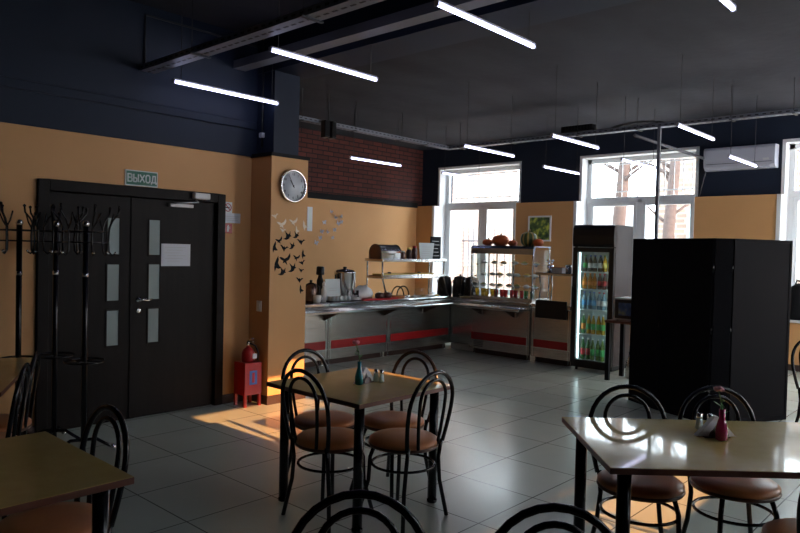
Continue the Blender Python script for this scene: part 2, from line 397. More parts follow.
struct('wall_rear', MB().box(XD-.2, XR+.2, YB-.2, YB, 0, CZ), 'navy')
gaps = [(3.36, 4.15, zz(-5.22), zz(-5.72)), (4.15, 4.40, zz(-5.22), zz(-5.59, .30)), (4.40, 4.66, zz(-5.22), zz(-5.59, .45)), (3.36, 3.66, zz(-4.6), zz(-5.22)), (4.22, 4.42, zz(-4.75), zz(-4.95)),
        (5.5, 6.1, zz(-4.15)-.006, zz(-4.15)+.005), (3.2, 4.6, zz(-2.27)-.006, zz(-2.27)+.006), (3.75, 5.3, zz(-1.55), zz(-2.02))]
ys = sorted({WY0, WY1} | {q for g in gaps for q in g[:2]}); zs = sorted({VZ0, VZ1} | {q for g in gaps for q in g[2:]})
sh = MB()
for i in range(len(ys)-1):
    for j in range(len(zs)-1):
        cy, cz = (ys[i]+ys[i+1])/2, (zs[j]+zs[j+1])/2
        if not any(g[0] < cy < g[1] and g[2] < cz < g[3] for g in gaps): sh.box(XR+.06, XR+.08, ys[i], ys[i+1], zs[j], zs[j+1])
struct('window_shutter', sh, 'white')  # added out of view; openings cut to lay sun patches on floor and pillar

# double door
dr = MB(); d0, d1 = DY0, DY1
dr.box(XD-.12, XD+.03, d0, d0+.09, 0, DZ).box(XD-.12, XD+.03, d1-.09, d1, 0, DZ).box(XD-.12, XD+.03, d0+.09, d1-.09, DZ-.09, DZ)
struct('wall_corridor', MB().box(XD-.34, XD-.3, 1.6, 4.3, 0, 2.6).box(XD-.3, XD-.2, DY0-.2, DY0, 0, 2.5).box(XD-.3, XD-.2, DY1, DY1+.2, 0, 2.5).box(XD-.3, XD-.2, DY0, DY1, DZ, 2.5), 'orange')  # unseen backing added behind the door, stops light leaking through its gaps
door = struct('door_1', dr, 'darkwood', bevel=.006)
ym = 2.92
for k, (p, q, g0) in enumerate(((d0+.095, ym-.003, 2.68), (ym+.003, d1-.095, 3.065))):
    leaf = MB().box(XD-.06, XD-.015, p, q, .008, DZ-.095).build('door_leaf', 'darkwood', door, bevel=.004)
    for z0, z1 in ((1.50, 1.82), (1.09, 1.41), (.69, 1.0)):
        MB().box(XD-.02, XD-.011, g0, g0+.105, z0, z1).build('glass_panel', 'frosted', leaf)
        fr = MB(); y0, y1 = g0, g0+.105
        fr.box(XD-.018, XD-.006, y0-.01, y0, z0-.01, z1+.01).box(XD-.018, XD-.006, y1, y1+.01, z0-.01, z1+.01).box(XD-.018, XD-.006, y0, y1, z1, z1+.01).box(XD-.018, XD-.006, y0, y1, z0-.01, z0)
        fr.build('glazing_bead', 'darkwood', leaf)
MB().box(XD-.015, XD-.004, ym-.03, ym+.02, .01, DZ-.1).build('meeting_strip', 'darkwood', door)
h = MB().lathe([(.026, 0), (.026, .01)], n=16)
hb = MB()
def xlathe(mb, prof, c, n=16):   # axis along +X
    m2 = MB().lathe(prof, (0, 0, 0), n)
    mb.add([(c[0]+z, c[1]+x, c[2]+y) for x, y, z in m2.v], m2.f, True); return mb
xlathe(hb, [(.026, 0), (.026, .01), (.012, .012), (.012, .05)], (XD-.012, 2.97, 1.09))
hb.tube([(XD+.035, 2.97, 1.09), (XD+.04, 2.99, 1.092), (XD+.04, 3.03, 1.085), (XD+.038, 3.08, 1.092)], .009)
hb.build('door_handle', 'chrome', door)
xlathe(MB(), [(.024, 0), (.024, .01), (.010, .012)], (XD-.012, 2.97, .99)).build('key_escutcheon', 'chrome', door)
cl = MB().box(XD+.03, XD+.09, 3.47, 3.64, 2.04, 2.10)
cl.build('door_closer', 'grey_plastic', door, bevel=.01)
MB().tube([(XD+.06, 3.5, 2.03), (XD+.14, 3.48, 2.005), (XD+.05, 3.28, 1.985)], .007).box(XD-.01, XD+.03, 3.25, 3.49, 1.955, 1.985).build('door_closer_arm', 'grey_plastic', door)

# outside beyond the windows
struct('ground', MB().box(-26, 8, 11.7, 40, -.4, -.3), 'outground')
bld = thing('brick_building', 'pale sunlit brick building beyond the right-hand window bars', 'building', (-3.6, 19, -.3))
MB().box(-4, 6, 0, 4, 0, 5.2).build('wall', 'outbrick', bld)
for i in range(4):
    xx = -3.2+i*2.3
    MB().box(xx, xx+1.1, -.04, .02, 1.4, 3.2).build('window', 'frosted', bld)
b2 = thing('pale_building', 'pale rendered building beyond the window behind the serving corner', 'building', (-14.5, 19, -.3))
MB().box(-5, 4.6, 0, 4, 0, 3.6).build('wall', 'outwall', b2)
for i in range(3): MB().box(-3.6+i*2.6, -2.5+i*2.6, -.04, .02, 1.2, 2.9).build('window', 'frosted', b2)
wl = tag(MB().box(-.2, .2, 0, 4.5, 0, 4.6).build('brick_wall', brickmat('outside_side_brick', (.24, .20, .18), (.30, .26, .24), (.18, .17, .16), .3, .10, .02, .5, .8, 'yz', bump=0), loc=(-11.0, 12.2, -.3)), 'pale brick side wall just outside the serving corner window', 'wall')
def fence(x0, x1, y, z1, label):
    fe = thing('metal_fence', label, 'fence', ((x0+x1)/2, y, -.3)); L = x1-x0
    MB().box(-L/2, L/2, -.02, .02, .5, .54).box(-L/2, L/2, -.02, .02, z1-.35, z1-.31).build('rail', 'fencemetal', fe)
    n = int(L/.16)
    m = MB()
    for i in range(n+1): m.box(-L/2+i*L/n-.008, -L/2+i*L/n+.008, -.008, .008, 0, z1)
    m.build('bars', 'fencemetal', fe)
fence(-13, -8.2, 14.2, 2.5, 'grey barred metal fence outside the serving corner window')
def grille(a, b, label):
    gr = thing('window_grille', label, 'grille', ((a+b)/2, 11.64, WZ0)); L = b-a; H_ = WZ1-WZ0
    m = MB()
    n = 13
    for i in range(n): x = -L/2+(i+.5)*L/n; m.box(x-.006, x+.006, -.006, .006, 1.85, H_)
    m.build('bars', 'pvc', gr)
    MB().box(-L/2, L/2, -.008, .008, 2.0, 2.02).box(-L/2, L/2, -.008, .008, H_-.1, H_-.08).build('rail', 'pvc', gr)
grille(*WINX[0], 'white bar grille outside the window behind the display case')
grille(*WINX[1], 'white bar grille outside the window above the black fridge')
grille(*WINX[2], 'white bar grille outside the window right of the air conditioner')
def tree(x, y, r, label, seed):
    rnd = random.Random(seed)
    t = thing('tree', label, 'tree', (x, y, -.3))
    MB().tube([(0, 0, 0), (.05, 0, 1.2), (.02, 0, 2.5), (.12, 0, 4), (.2, 0, 6)], [r*1.2, r, r*.9, r*.8, r*.5], 10).build('trunk', 'bark', t)
    for i in range(7):
        a = rnd.uniform(0, 2*PI); z = rnd.uniform(2.0, 4.8); p = Vector((0.05, 0, z)); pts = [p]
        d = Vector((math.cos(a), .4*math.sin(a), .55))
        for k in range(5):
            p = p+d*.35; d = (d+Vector((rnd.uniform(-.5, .5), rnd.uniform(-.2, .2), rnd.uniform(-.2, .4)))*.6).normalized(); pts.append(p)
        MB().tube(pts, [.05, .04, .032, .025, .018, .01], 6).build('branch', 'bark', t)
tree(-6.75, 14.6, .16, 'grey tree trunk outside the middle window, left of the pole', 3)
tree(-6.55, 17.0, .16, 'slimmer grey tree outside the middle window, behind the pole', 5)

# ================================================================== CEILING SERVICES
def cable_tray(name, L, label, loc, rz=0, w=.10, hangers=()):
    t = thing(name, label, 'cable tray', loc, rz)
    m = MB().box(0, L, -w/2, w/2, 0, .003).box(0, L, -w/2, -w/2+.003, 0, .05).box(0, L, w/2-.003, w/2, 0, .05)
    s = m; n = int(L/.085); nf = len(m.f)
    for i in range(n):
        x = (i+.5)*L/n; s.cbox((x, 0, -.0015), (.05, .016, .002)); 
        s.cbox((x, -w/2-.001, .025), (.04, .002, .014))
    co = m.build('channel', 'tray', t); co.data.materials.append(M['wire'])
    for p in co.data.polygons[nf:]: p.material_index = 1
    for hx in hangers:
        MB().tube([(hx, -w/2-.01, .03), (hx, -w/2-.01, CZ-loc[2])], .004, 6).box(hx-.015, hx+.015, -w/2-.03, w/2+.02, -.012, -.003).build('hanger', 'wire', t)
    MB().tube([(0, .02, .02), (L*.3, -.01, .025), (L*.7, .02, .02), (L, 0, .02)], .012, 6).build('cables', 'wire', t)
    return t
cable_tray('cable_tray', 7.2, 'perforated grey cable tray over the doorway side, nearest the camera', (-5.9, 3.0, 3.15), 0, .14, (.9, 2.3, 4, 6))
cable_tray('cable_tray', 8.6, 'long cable tray hanging in front of the window wall', (-7.36, 9.15, 3.33), 0, .12, (.35, 1.35, 2.5, 3.4, 4.6, 5.3, 6.4))
cable_tray('cable_tray', 4.2, 'cable tray running beside the brick wall towards the corner', (-7.32, 4.9, 3.33), R(90), .12, (1, 2, 3, 3.6))
t = thing('support_pole', 'slim grey pole from window-side cable tray down to the floor', 'pole', (-3.66, 9.1, 0))
MB().box(-.02, .02, -.02, .02, 0, 3.34).build('shaft', 'traylight', t)
MB().box(-.07, .07, -.07, .07, 0, .01).build('foot_plate', 'grey_plastic', t)
t = thing('ceiling_strut', 'grey strut linking the cable tray to the wall beside air conditioner', 'strut', (-4.05, 9.2, 3.27))
MB().tube([(0, 0, 0), (.38, 1.9, -.16)], .024, 4).build('bar', 'traylight', t)
MB().tube([(.38, 1.9, -.16), (.24, 1.93, -.72)], .008, 6).build('brace', 'traylight', t)
# black box on the tray + cables
t = thing('equipment_box', 'black equipment box lying on the window-side cable tray', 'box', (-4.88, 9.15, 3.385))
MB().cbox((0, 0, .05), (.50, .14, .09)).build('case', 'black_plastic', t, bevel=.01)
m = MB()
for i in range(9): m.cbox((-.2+i*.05, -.072, .05), (.02, .006, .06))
m.build('vent_slots', 'black_matt', t)
m = MB()
for k in range(3):
    m.tube([(.38*math.cos(a)*(.8+.1*k), .03*math.sin(a)+.01*k, .012+.05*abs(math.sin(a))) for a in [2*PI*i/20 for i in range(20)]], .007, 6, closed=True)
tag(m.build('cable_coil', 'wire', loc=(-4.0, 9.15, 3.375)), 'coil of black cable lying on the window-side tray', 'cable')
# hanging speaker pair
t = thing('hanging_speaker', 'pair of slim black speakers hanging beside the brick wall', 'speaker', (-7.2, 6.33, 3.14))
for s in (-1, 1):
    c = MB().cbox((0, s*.058, .11), (.11, .085, .24), rz=s*.12).build('speaker_box', 'black_plastic', t, bevel=.012)
    MB().cbox((.057, s*.064, .11), (.004, .065, .2), rz=s*.12).build('grille', 'black_matt', c)
MB().tube([(0, 0, .2), (0, 0, CZ-3.13)], .006, 6).build('hanger', 'wire', t)

# LED tubes
def make_lamp(label):
    t = thing('pendant_lamp', label, 'ceiling lamp', (0, 0, 0))
    MB().tube([(0, -.565, -.012), (0, .565, -.012)], .013, 12).build('light_tube', 'led', t)
    MB().cbox((0, 0, .012), (.022, 1.14, .014)).build('lamp_body', 'lampbody', t, bevel=.003)
    for s in (-1, 1):
        MB().cbox((0, s*.572, -.008), (.034, .014, .038)).build('end_cap', 'lampbody', t, bevel=.004)
    return t
LAMPS = [(-5.62, 3.68, 3.06, 'bright tube lamp on the left, hanging nearest the door wall'),
 (-4.25, 3.71, 3.10, 'second tube lamp from the left, hanging above the centre table'),
 (-2.75, 3.86, 3.15, 'bright tube lamp at the top centre, third from the left in the near row'),
 (-7.65, 7.75, 3.0, 'tube lamp hanging in front of the red brick wall'),
 (-5.25, 7.45, 2.94, 'tube lamp hanging in front of the tray, above the gap between wall corner and counter'),
 (-7.42, 9.7, 2.95, 'far tube lamp seen against the window behind the counter'),
 (-4.0, 7.45, 2.95, 'tube lamp hanging just below the black box on the tray'),
 (-5.53, 9.85, 2.95, 'tube lamp against the navy wall between the two windows'),
 (-4.05, 9.38, 2.9, 'tube lamp seen against the window above the fridge'),
 (-2.75, 7.88, 3.0, 'tube lamp hanging above the black folding screen, right of the pole'),
 (-2.66, 9.3, 2.83, 'tube lamp in front of the white air conditioner'),
 (-1.35, 3.85, 3.12, 'tube lamp cut off by the top edge at right')]
l0 = None
for i, (x, y, z, lab) in enumerate(LAMPS):
    if l0 is None: o = l0 = make_lamp(lab); o.location = (x, y, z)
    else: o = dup(l0, (x, y, z), 0, lab)
    o['group'] = 'hanging tube lamps'
wire_parts = []
for o in [q for q in bpy.data.objects if q.get('category') == 'ceiling lamp']:
    for s in (-.5, .5):
        MB().tube([(0, s, .02), (0, s, CZ-o.location.z)], .003, 5).build('suspension_wire', 'wire', o)
# conduit loop on the door wall
tag(MB().tube([(0, 0, 0), (0, 0, .46), (0, .9, .46), (0, 2.1, .44)], .010, 6).build('conduit', 'wire', loc=(XD+.03, 2.98, 3.20)), 'thin dark conduit running up the navy wall above the door', 'conduit')
t = thing('wall_conduit', 'thin conduit with small junction box on navy wall beside pillar', 'conduit', (-5.8, 4.15, 2.62))
MB().tube([(0, .05, 0), (0, .05, 1.1)], .010, 6).build('pipe', 'wire', t); MB().cbox((.0, .045, .12), (.05, .04, .05)).build('junction_box', 'grey_plastic', t, bevel=.005)

# ================================================================== WALL THINGS
FX = lambda X: (lambda u, v, w_: (X+w_, u, v))
# exit sign (faces +X)
t = thing('exit_sign', 'green exit sign with white lettering above the double door', 'sign', (XD, 2.975, 2.19))
MB().box(0, .012, -.155, .155, -.07, .07).build('border', 'signwhite', t, bevel=.003)
MB().box(.012, .0135, -.145, .145, -.06, .06).build('panel', 'signgreen', t)
LT = {'В': [[(0, 0), (0, 1), (.45, 1), (.6, .88), (.6, .64), (.45, .53), (0, .53)], [(.45, .53), (.64, .40), (.64, .12), (.48, 0), (0, 0)]],
      'Ы': [[(0, 1), (0, 0), (.36, 0), (.5, .12), (.5, .40), (.36, .52), (0, .52)], [(.76, 1), (.76, 0)]],
      'Х': [[(0, 0), (.64, 1)], [(0, 1), (.64, 0)]],
      'О': [[(.2, 0), (.48, 0), (.66, .2), (.66, .8), (.48, 1), (.2, 1), (.02, .8), (.02, .2), (.2, 0)]],
      'Д': [[(-.04, -.14), (-.04, .06), (.74, .06), (.74, -.14)], [(.1, .06), (.2, .95), (.6, .95), (.6, .06)]]}
lm = MB(); hh = .066; y0 = -.130
for ch_ in 'ВЫХОД':
    for pl in LT[ch_]:
        for (a0, b0), (a1, b1) in zip(pl, pl[1:]):
            L_ = math.hypot(a1-a0, b1-b0)*hh; an = math.atan2(b1-b0, a1-a0)
            lm.cbox((.0145, y0+(a0+a1)/2*hh*.86, -.033+(b0+b1)/2*hh), (.002, L_*.93+.009, .0115), rx=an)
    y0 += {'Ы': .062, 'О': .056}.get(ch_, .053)
lm.build('lettering', 'signwhite', t)
t = thing('no_smoking_sign', 'white no smoking sign right of the door frame', 'sign', (XD, 3.89, 1.985))
MB().box(0, .004, -.05, .05, -.055, .055).build('panel', 'signwhite', t)
m = MB().tube([(.006, .038*math.cos(2*PI*i/24), .038*math.sin(2*PI*i/24)) for i in range(24)], .004, 6, closed=True)
m.tube([(.006, -.027, .027), (.006, .027, -.027)], .004, 6); m.build('prohibition_ring', 'labelred', t)
MB().box(.004, .0055, -.026, .02, -.006, .004).build('cigarette', 'ink', t)
t = thing('notice_sign', 'small grey notice plate under the no smoking sign', 'sign', (XD, 3.94, 1.88))
MB().box(0, .004, -.10, .10, -.05, .05).build('panel', 'paper', t)
MB().box(.004, .005, -.08, .08, .012, .020).box(.004, .005, -.08, .06, -.006, .001).box(.004, .005, -.08, .07, -.026, -.019).build('text_lines', 'grey_plastic', t)
t = thing('fire_point_sign', 'small red fire equipment sign under the grey notice', 'sign', (XD, 3.895, 1.775))
MB().box(0, .004, -.048, .048, -.05, .05).build('panel', 'redpaint', t)
MB().box(.004, .0055, -.009, .009, -.032, .025).box(.004, .0055, -.004, .010, .025, .034).box(.004, .0055, .018, .022, -.01, .02).build('extinguisher_symbol', 'signwhite', t)
t = thing('paper_notice', 'white paper notice taped on the right door leaf', 'paper', (XD-.01, 3.335, 1.50))
MB().box(0, .002, -.15, .15, -.105, .105).build('sheet', 'paper', t)
m = MB()
for i in range(6): m.box(.002, .0026, -.11+.02*(i % 2), .10-.03*(i % 3), .07-.026*i, .074-.026*i)
m.build('text_lines', 'grey_plastic', t)
t = thing('light_switch', 'white light switch on the orange wall above the fire extinguisher', 'switch', (XD, 4.02, .99))
# px 258,305 lies on the pillar's narrow side
t.location = (-5.75, 4.17, .99); t.rotation_euler.z = R(-90)
MB().box(0, .012, -.04, .04, -.055, .055).build('plate', 'signwhite', t, bevel=.004); MB().box(.012, .02, -.025, .025, -.035, .035).build('rocker', 'signwhite', t, bevel=.004)
# clock
t = thing('wall_clock', 'round white wall clock with chrome rim on the orange pillar', 'clock', (-5.59, 4.43, 2.23))
xlathe(MB(), [(.135, 0), (.17, .004), (.17, .035), (.160, .045), (.150, .035), (.150, .02)], (0, 0, 0), 40).build('rim', 'chrome', t)
xlathe(MB(), [(.152, 0), (.152, .02)], (.002, 0, 0), 40).build('face', 'clockface', t)
for k in range(12):
    a = PI/2-k*PI/6
    text(str(k or 12), .036, 'ink', t, (.0235, .122*math.cos(a), .122*math.sin(a)), (R(90), 0, R(90)), 'numeral', .0005, .0006)
MB().prism([(-.004, -.02), (.004, -.02), (.003, .07), (-.003, .07)], .003, lambda u, v, w_: (.0245+w_, u*math.cos(.6)-v*math.sin(.6)*1, v*math.cos(.6)+u*math.sin(.6))).build('hour_hand', 'ink', t)
MB().prism([(-.003, -.02), (.003, -.02), (.002, .11), (-.002, .11)], .003, lambda u, v, w_: (.0275+w_, u*math.cos(.52)-v*math.sin(.52), v*math.cos(.52)+u*math.sin(.52))).build('minute_hand', 'ink', t)
xlathe(MB(), [(.008, 0), (.008, .01)], (.024, 0, 0), 12).build('hub', 'ink', t)
# bird decals
BIRD = [[(0, 0), (.03, .012), (.055, .045), (.06, .02), (.045, -.008), (.02, -.02), (.028, -.05), (.005, -.028), (-.015, -.035), (-.01, -.018), (-.035, -.004), (-.05, .012), (-.036, .014), (-.012, .008)],
 [(-.055, .02), (-.03, .022), (-.008, .008), (.0, .022), (.014, .008), (.035, .028), (.06, .022), (.038, .012), (.018, -.012), (.012, -.035), (0, -.02), (-.012, -.014), (-.03, .004)],
 [(0, .055), (.012, .03), (.012, .008), (.03, -.01), (.05, -.018), (.024, -.03), (.006, -.028), (.002, -.055), (-.010, -.03), (-.014, 0), (-.008, .03)],
 [(-.05, -.03), (-.02, -.014), (-.018, .01), (-.04, .045), (-.006, .022), (.008, .02), (.022, .05), (.024, .018), (.04, .006), (.022, 0), (.012, -.02), (-.012, -.032)]]
def decal(y, z, k, s, rot, m, name, label, grp, X=-5.59, poly=None):
    P = poly or BIRD[k]; c, n = math.cos(rot), math.sin(rot)
    P = [(s*(u*c-v*n), s*(u*n+v*c)) for u, v in P]
    o = MB().prism(P, .003, lambda u, v, w_: (w_, u, v)).build(name, m, loc=(X+.0005, y, z))
    tag(o, label, 'wall decal', grp)
DK = [(4.39, 1.71, 3, 1.15), (4.50, 1.72, 3, .9), (4.27, 1.67, 0, .8), (4.34, 1.59, 1, 1), (4.45, 1.61, 3, .9), (4.56, 1.66, 1, 1), (4.22, 1.6, 2, 1.1), (4.35, 1.48, 0, 1.3), (4.5, 1.5, 0, .8), (4.59, 1.53, 2, .9), (4.25, 1.43, 2, 1.5), (4.33, 1.34, 3, 1.1), (4.46, 1.38, 3, 1.2), (4.58, 1.44, 1, .8), (4.57, 1.36, 1, .7), (4.55, 1.26, 1, .9), (4.57, 1.16, 2, .9)]
for i, (y, z, k, s) in enumerate(DK):
    decal(y, z, k, s, random.uniform(-.3, .3), 'bird_dark', 'bird_decal', 'small black flying bird silhouette in the flock on the orange pillar', 'black bird decals on the pillar')
for i, (y, z, k, s) in enumerate([(4.22, 1.91, 1, .8), (4.30, 1.84, 0, 1.1), (4.45, 1.87, 0, 1.0), (4.6, 1.83, 2, 1), (4.32, 1.77, 1, .7), (4.5, 1.78, 2, .8)]):
    decal(y, z, k, s, random.uniform(-.2, .2), 'bird_light', 'bird_decal', 'pale cream bird silhouette above the black flock on the pillar', 'pale bird decals on the pillar')
BF = [(0, .01), (.02, .04), (.045, .03), (.03, .0), (.035, -.03), (.01, -.02), (0, -.015), (-.01, -.02), (-.035, -.03), (-.03, 0), (-.045, .03), (-.02, .04)]
for y, z in [(8.53, 2.28), (8.64, 2.18), (8.79, 2.2), (8.36, 2.07), (8.3, 1.9), (8.45, 1.9), (8.71, 2.07), (8.79, 2.1), (8.27, 1.78), (8.17, 1.69), (8.58, 1.79), (8.62, 1.94)]:
    o = MB()
    q = random.uniform(-.8, .8); c, n = math.cos(q), math.sin(q); s = random.uniform(.8, 1.3)
    o.add([(.012+.5*abs(u)*s, s*(u*c-v*n), s*(u*n+v*c)) for u, v in BF]+[(.010+.5*abs(u)*s, s*(u*c-v*n), s*(u*n+v*c)) for u, v in BF],
          [tuple(range(12)), tuple(range(12, 24))[::-1]]+[(i, (i+1) % 12, 12+(i+1) % 12, 12+i) for i in range(12)])
    tag(o.build('butterfly_decal', 'butterfly', loc=(XB, y, z)), 'small silver butterfly on the orange wall behind the counter', 'wall decal', 'silver butterflies on the back wall')
t = thing('wall_thermometer', 'narrow white strip hanging on orange wall just right of pillar', 'wall strip', (XB, 8.02, 2.12))
MB().box(0, .02, -.06, .06, -.22, .22).build('board', 'paper', t, bevel=.004); MB().box(.02, .022, -.03, .03, -.19, .19).build('scale', 'card', t)
# framed picture
t = thing('framed_picture', 'small white framed picture of green foliage between two windows', 'picture', (-6.58, YO, 2.05))
MB().box(-.24, .24, -.02, 0, -.235, -.205).box(-.24, .24, -.02, 0, .205, .235).box(-.24, -.21, -.02, 0, -.205, .205).box(.21, .24, -.02, 0, -.205, .205).build('frame', 'white', t, bevel=.003)
MB().box(-.21, .21, -.012, -.002, -.205, .205).build('picture', 'photo', t)
# air conditioner
t = thing('air_conditioner', 'white wall air conditioner on the navy wall right of middle window', 'air conditioner', (-3.2, YW, 2.93))
prof = [(0, 0), (-.14, 0), (-.2, .05), (-.215, .12), (-.215, .30), (-.19, .34), (0, .35)]
MB().prism(prof, 1.0, lambda u, v, w_: (-.5+w_, u, v)).build('body', 'acwhite', t, bevel=.008)
MB().box(-.46, .46, -.2175, -.214, .085, .092).build('panel_seam', 'ink', t)
MB().cbox((0, -.172, .024), (.86, .05, .008), rx=-.65).build('air_flap', 'acwhite', t, bevel=.003)
MB().box(.34, .42, -.218, -.2145, .11, .14).build('display', 'grey_plastic', t)

# fire extinguisher on red stand
t = thing('fire_extinguisher_stand', 'red floor stand holding a fire extinguisher beside the pillar', 'fire extinguisher stand', (-5.72, 4.02, 0))
s = MB(); a = .095
s.box(-a, a, -.1, .1, .12, .44)
for sx in (-1, 1):
    for sy in (-1, 1): s.box(sx*a-(.03 if sx > 0 else 0), sx*a+(.03 if sx < 0 else 0), sy*.1-(.03 if sy > 0 else 0), sy*.1+(.03 if sy < 0 else 0), 0, .12)
s.build('stand', 'redpaint', t, bevel=.004)
MB().box(a, a+.002, -.045, .045, .22, .36).build('sign', 'capblue', t)
MB().box(a+.002, a+.003, -.015, .015, .24, .34).build('sign_symbol', 'labelred', t)
MB().lathe([(.06, .44), (.065, .46), (.065, .53), (.05, .565), (.02, .585), (.02, .6)], n=20).build('cylinder', 'redpaint', t)
MB().lathe([(.014, .6), (.018, .605), (.018, .64), (.01, .65)], n=12).cbox((.02, .01, .665), (.1, .015, .01), ry=-.3).cbox((.02, .01, .645), (.09, .015, .008)).build('valve', 'chrome', t)
MB().tube([(.02, .0, .63), (.05, .05, .6), (.075, .07, .53), (.08, .06, .46)], .009, 8).build('hose', 'black_plastic', t)
MB().cbox((.066, .035, .50), (.01, .05, .05)).build('instruction_label', 'paper', t)

# ================================================================== COAT RACKS
def make_rack(label):
    t = thing('coat_rack', label, 'coat rack', (0, 0, 0))
    MB().tube([(0, 0, .05), (0, 0, 1.72)], .021, 12).build('pole', 'black_metal', t)
    MB().lathe([(.002, 1.765), (.018, 1.76), (.026, 1.742), (.022, 1.722), (.012, 1.715)][::-1], n=14).build('finial', 'chrome', t)
    MB().lathe([(.0235, 1.34), (.0235, 1.37)], n=14).build('pole_collar', 'chrome', t)
    for z in (1.60, 1.68): MB().tube([(.156*math.cos(2*PI*i/28), .156*math.sin(2*PI*i/28), z) for i in range(28)], .006, 6, closed=True).build('ring', 'black_metal', t)
    sp_ = MB()
    for k in range(4):
        a = k*PI/2; sp_.tube([(0, 0, 1.60), (.156*math.cos(a), .156*math.sin(a), 1.60)], .006, 6)
    sp_.build('ring_spokes', 'black_metal', t)
    for k in range(6):
        a = k*PI/3+.2; c, n = math.cos(a), math.sin(a)
        P = [(.235, 1.86), (.23, 1.82), (.19, 1.77), (.165, 1.71), (.161, 1.60), (.165, 1.53), (.19, 1.505), (.21, 1.52)]
        hk = MB().tube([(r_*c, r_*n, z) for r_, z in P], .007, 6).tube([(.165*c, .165*n, 1.70), (.17*c-.03*n, .17*n+.03*c, 1.75), (.18*c-.055*n, .18*n+.055*c, 1.82)], .006, 6).build('hook', 'black_metal', t)
        MB().lathe([(.002, -.012), (.011, -.006), (.012, .004), (.002, .012)], (.235*c, .235*n, 1.87), 8).build('hook_knob', 'black_metal', hk)
        MB().lathe([(.002, -.010), (.009, -.005), (.009, .004), (.002, .010)], (.212*c, .212*n, 1.525), 8).build('hook_tip', 'chrome', hk)
    MB().tube([(.14*math.cos(2*PI*i/24), .14*math.sin(2*PI*i/24), .70) for i in range(24)], .008, 6, closed=True).tube([(-.14, 0, .70), (.14, 0, .70)], .007, 6).tube([(0, -.14, .70), (0, .14, .70)], .007, 6).build('umbrella_ring', 'black_metal', t)
    for k in range(4):
        a = k*PI/2+.5; c, n = math.cos(a), math.sin(a)
        lg = MB().tube([(0, 0, .10), (.09*c, .09*n, .10), (.15*c, .15*n, .06), (.21*c, .21*n, .025)], .013, 8).build('foot', 'black_metal', t)
        MB().lathe([(.004, 0), (.018, .004), (.018, .03), (.008, .045)], (.21*c, .21*n, 0), 10).build('foot_cap', 'chrome', lg)
    return t
rk = make_rack('black coat rack standing leftmost, against the orange wall'); rk.location = (-5.62, 1.86, 0)
dup(rk, (-5.63, 2.13, 0), .35, 'black coat rack in the middle, in front of the left door edge')
dup(rk, (-5.22, 2.19, 0), .7, 'black coat rack farthest right of the three, before the left door leaf')
for o in bpy.data.objects:
    if o.get('category') == 'coat rack': o['group'] = 'coat racks by the door'

# ================================================================== FURNITURE
def make_table(name, sx, sy, label, loc, rz, mat_top='tabletop'):
    t = thing(name, label, 'table', loc, rz)
    top = MB().box(-sx/2, sx/2, -sy/2, sy/2, .724, .75).build('tabletop', 'tableedge', t, bevel=.003)
    MB().box(-sx/2+.002, sx/2-.002, -sy/2+.002, sy/2-.002, .7495, .7515).build('laminate_surface', mat_top, top)
    for a in (-1, 1):
        for b in (-1, 1):
            lx, ly = a*(sx/2-.085), b*(sy/2-.085)
            MB().lathe([(.029, .01), (.029, .724)], (lx, ly, 0), 16).lathe([(.045, .716), (.045, .724)], (lx, ly, 0), 16).lathe([(.026, 0), (.032, .004), (.032, .02)], (lx, ly, 0), 16).build('leg', 'black_metal', t)
    return t
make_table('dining_table', .84, .83, 'square centre table with glossy beige top and turquoise vase', (-3.06, 3.0, 0), 0)
TFX, TFY, TA = -1.185, 2.565, R(42.3)
make_table('dining_table', 1.35, .83, 'right-hand table with window reflections on its top and a magenta vase', (TFX+.675*math.cos(TA)-.415*math.sin(TA), TFY+.675*math.sin(TA)+.415*math.cos(TA), 0), TA)
make_table('dining_table', .84, 1.2, 'dim beige table cut off by the left edge, nearest the camera', (-2.78, .575, 0), 0)
make_table('dining_table', 1.25, .8, 'dim table at far left under the coat racks', (-4.93, 1.23, 0), R(-27))

def make_chair(label):
    t = thing('cafe_chair', label, 'chair', (0, 0, 0))     # faces +Y, origin under the seat centre
    MB().lathe([(.18, .445), (.200, .449), (.208, .46), (.206, .475), (.188, .487), (.12, .495), (.0005, .498)], n=36).build('seat', 'vinyl', t)
    MB().lathe([(.19, .435), (.206, .438), (.211, .448), (.207, .457)], n=36).build('seat_rim', 'vinyl_edge', t)
    def back(w0, w1, zt, y0, y1, n=14):
        pts = []; zs_ = .46; zc = zt-w1
        for i in range(6):
            f = i/6; pts.append((-(w0+(w1-w0)*math.sin(f*PI/2)), y0+(y1-y0)*(zs_+(zc-zs_)*f-zs_)/(zt-zs_), zs_+(zc-zs_)*f))
        for i in range(n+1):
            a = PI-PI*i/n; z = zc+w1*math.sin(a)
            pts.append((w1*math.cos(a), y0+(y1-y0)*(z-zs_)/(zt-zs_), z))
        r_ = [(-x, y, z) for x, y, z in pts[:6]][::-1]
        return pts+r_
    MB().tube(back(.165, .20, .90, -.165, -.235), .0125, 10).build('backrest_hoop', 'black_metal', t)
    MB().tube(back(.09, .118, .855, -.185, -.228), .0105, 10).build('backrest_inner_hoop', 'black_metal', t)
    for s in (-1, 1):
        MB().tube([(s*.155, -.165, .47), (s*.15, -.15, .36), (s*.165, -.15, .22), (s*.205, -.18, .0)], .0125, 10).build('leg', 'black_metal', t)
        MB().tube([(s*.12, .125, .43), (s*.135, .145, .36), (s*.14, .15, .22), (s*.185, .195, .0)], .0125, 10).build('leg', 'black_metal', t)
    MB().tube([(.187*math.cos(2*PI*i/32), .187*math.sin(2*PI*i/32), .325) for i in range(32)], .0085, 8, closed=True).build('stretcher_ring', 'black_metal', t)
    return t
ch = make_chair('chair nearest the camera at the centre table, left of its front leg'); ch.location = (-3.01, 2.71, 0)
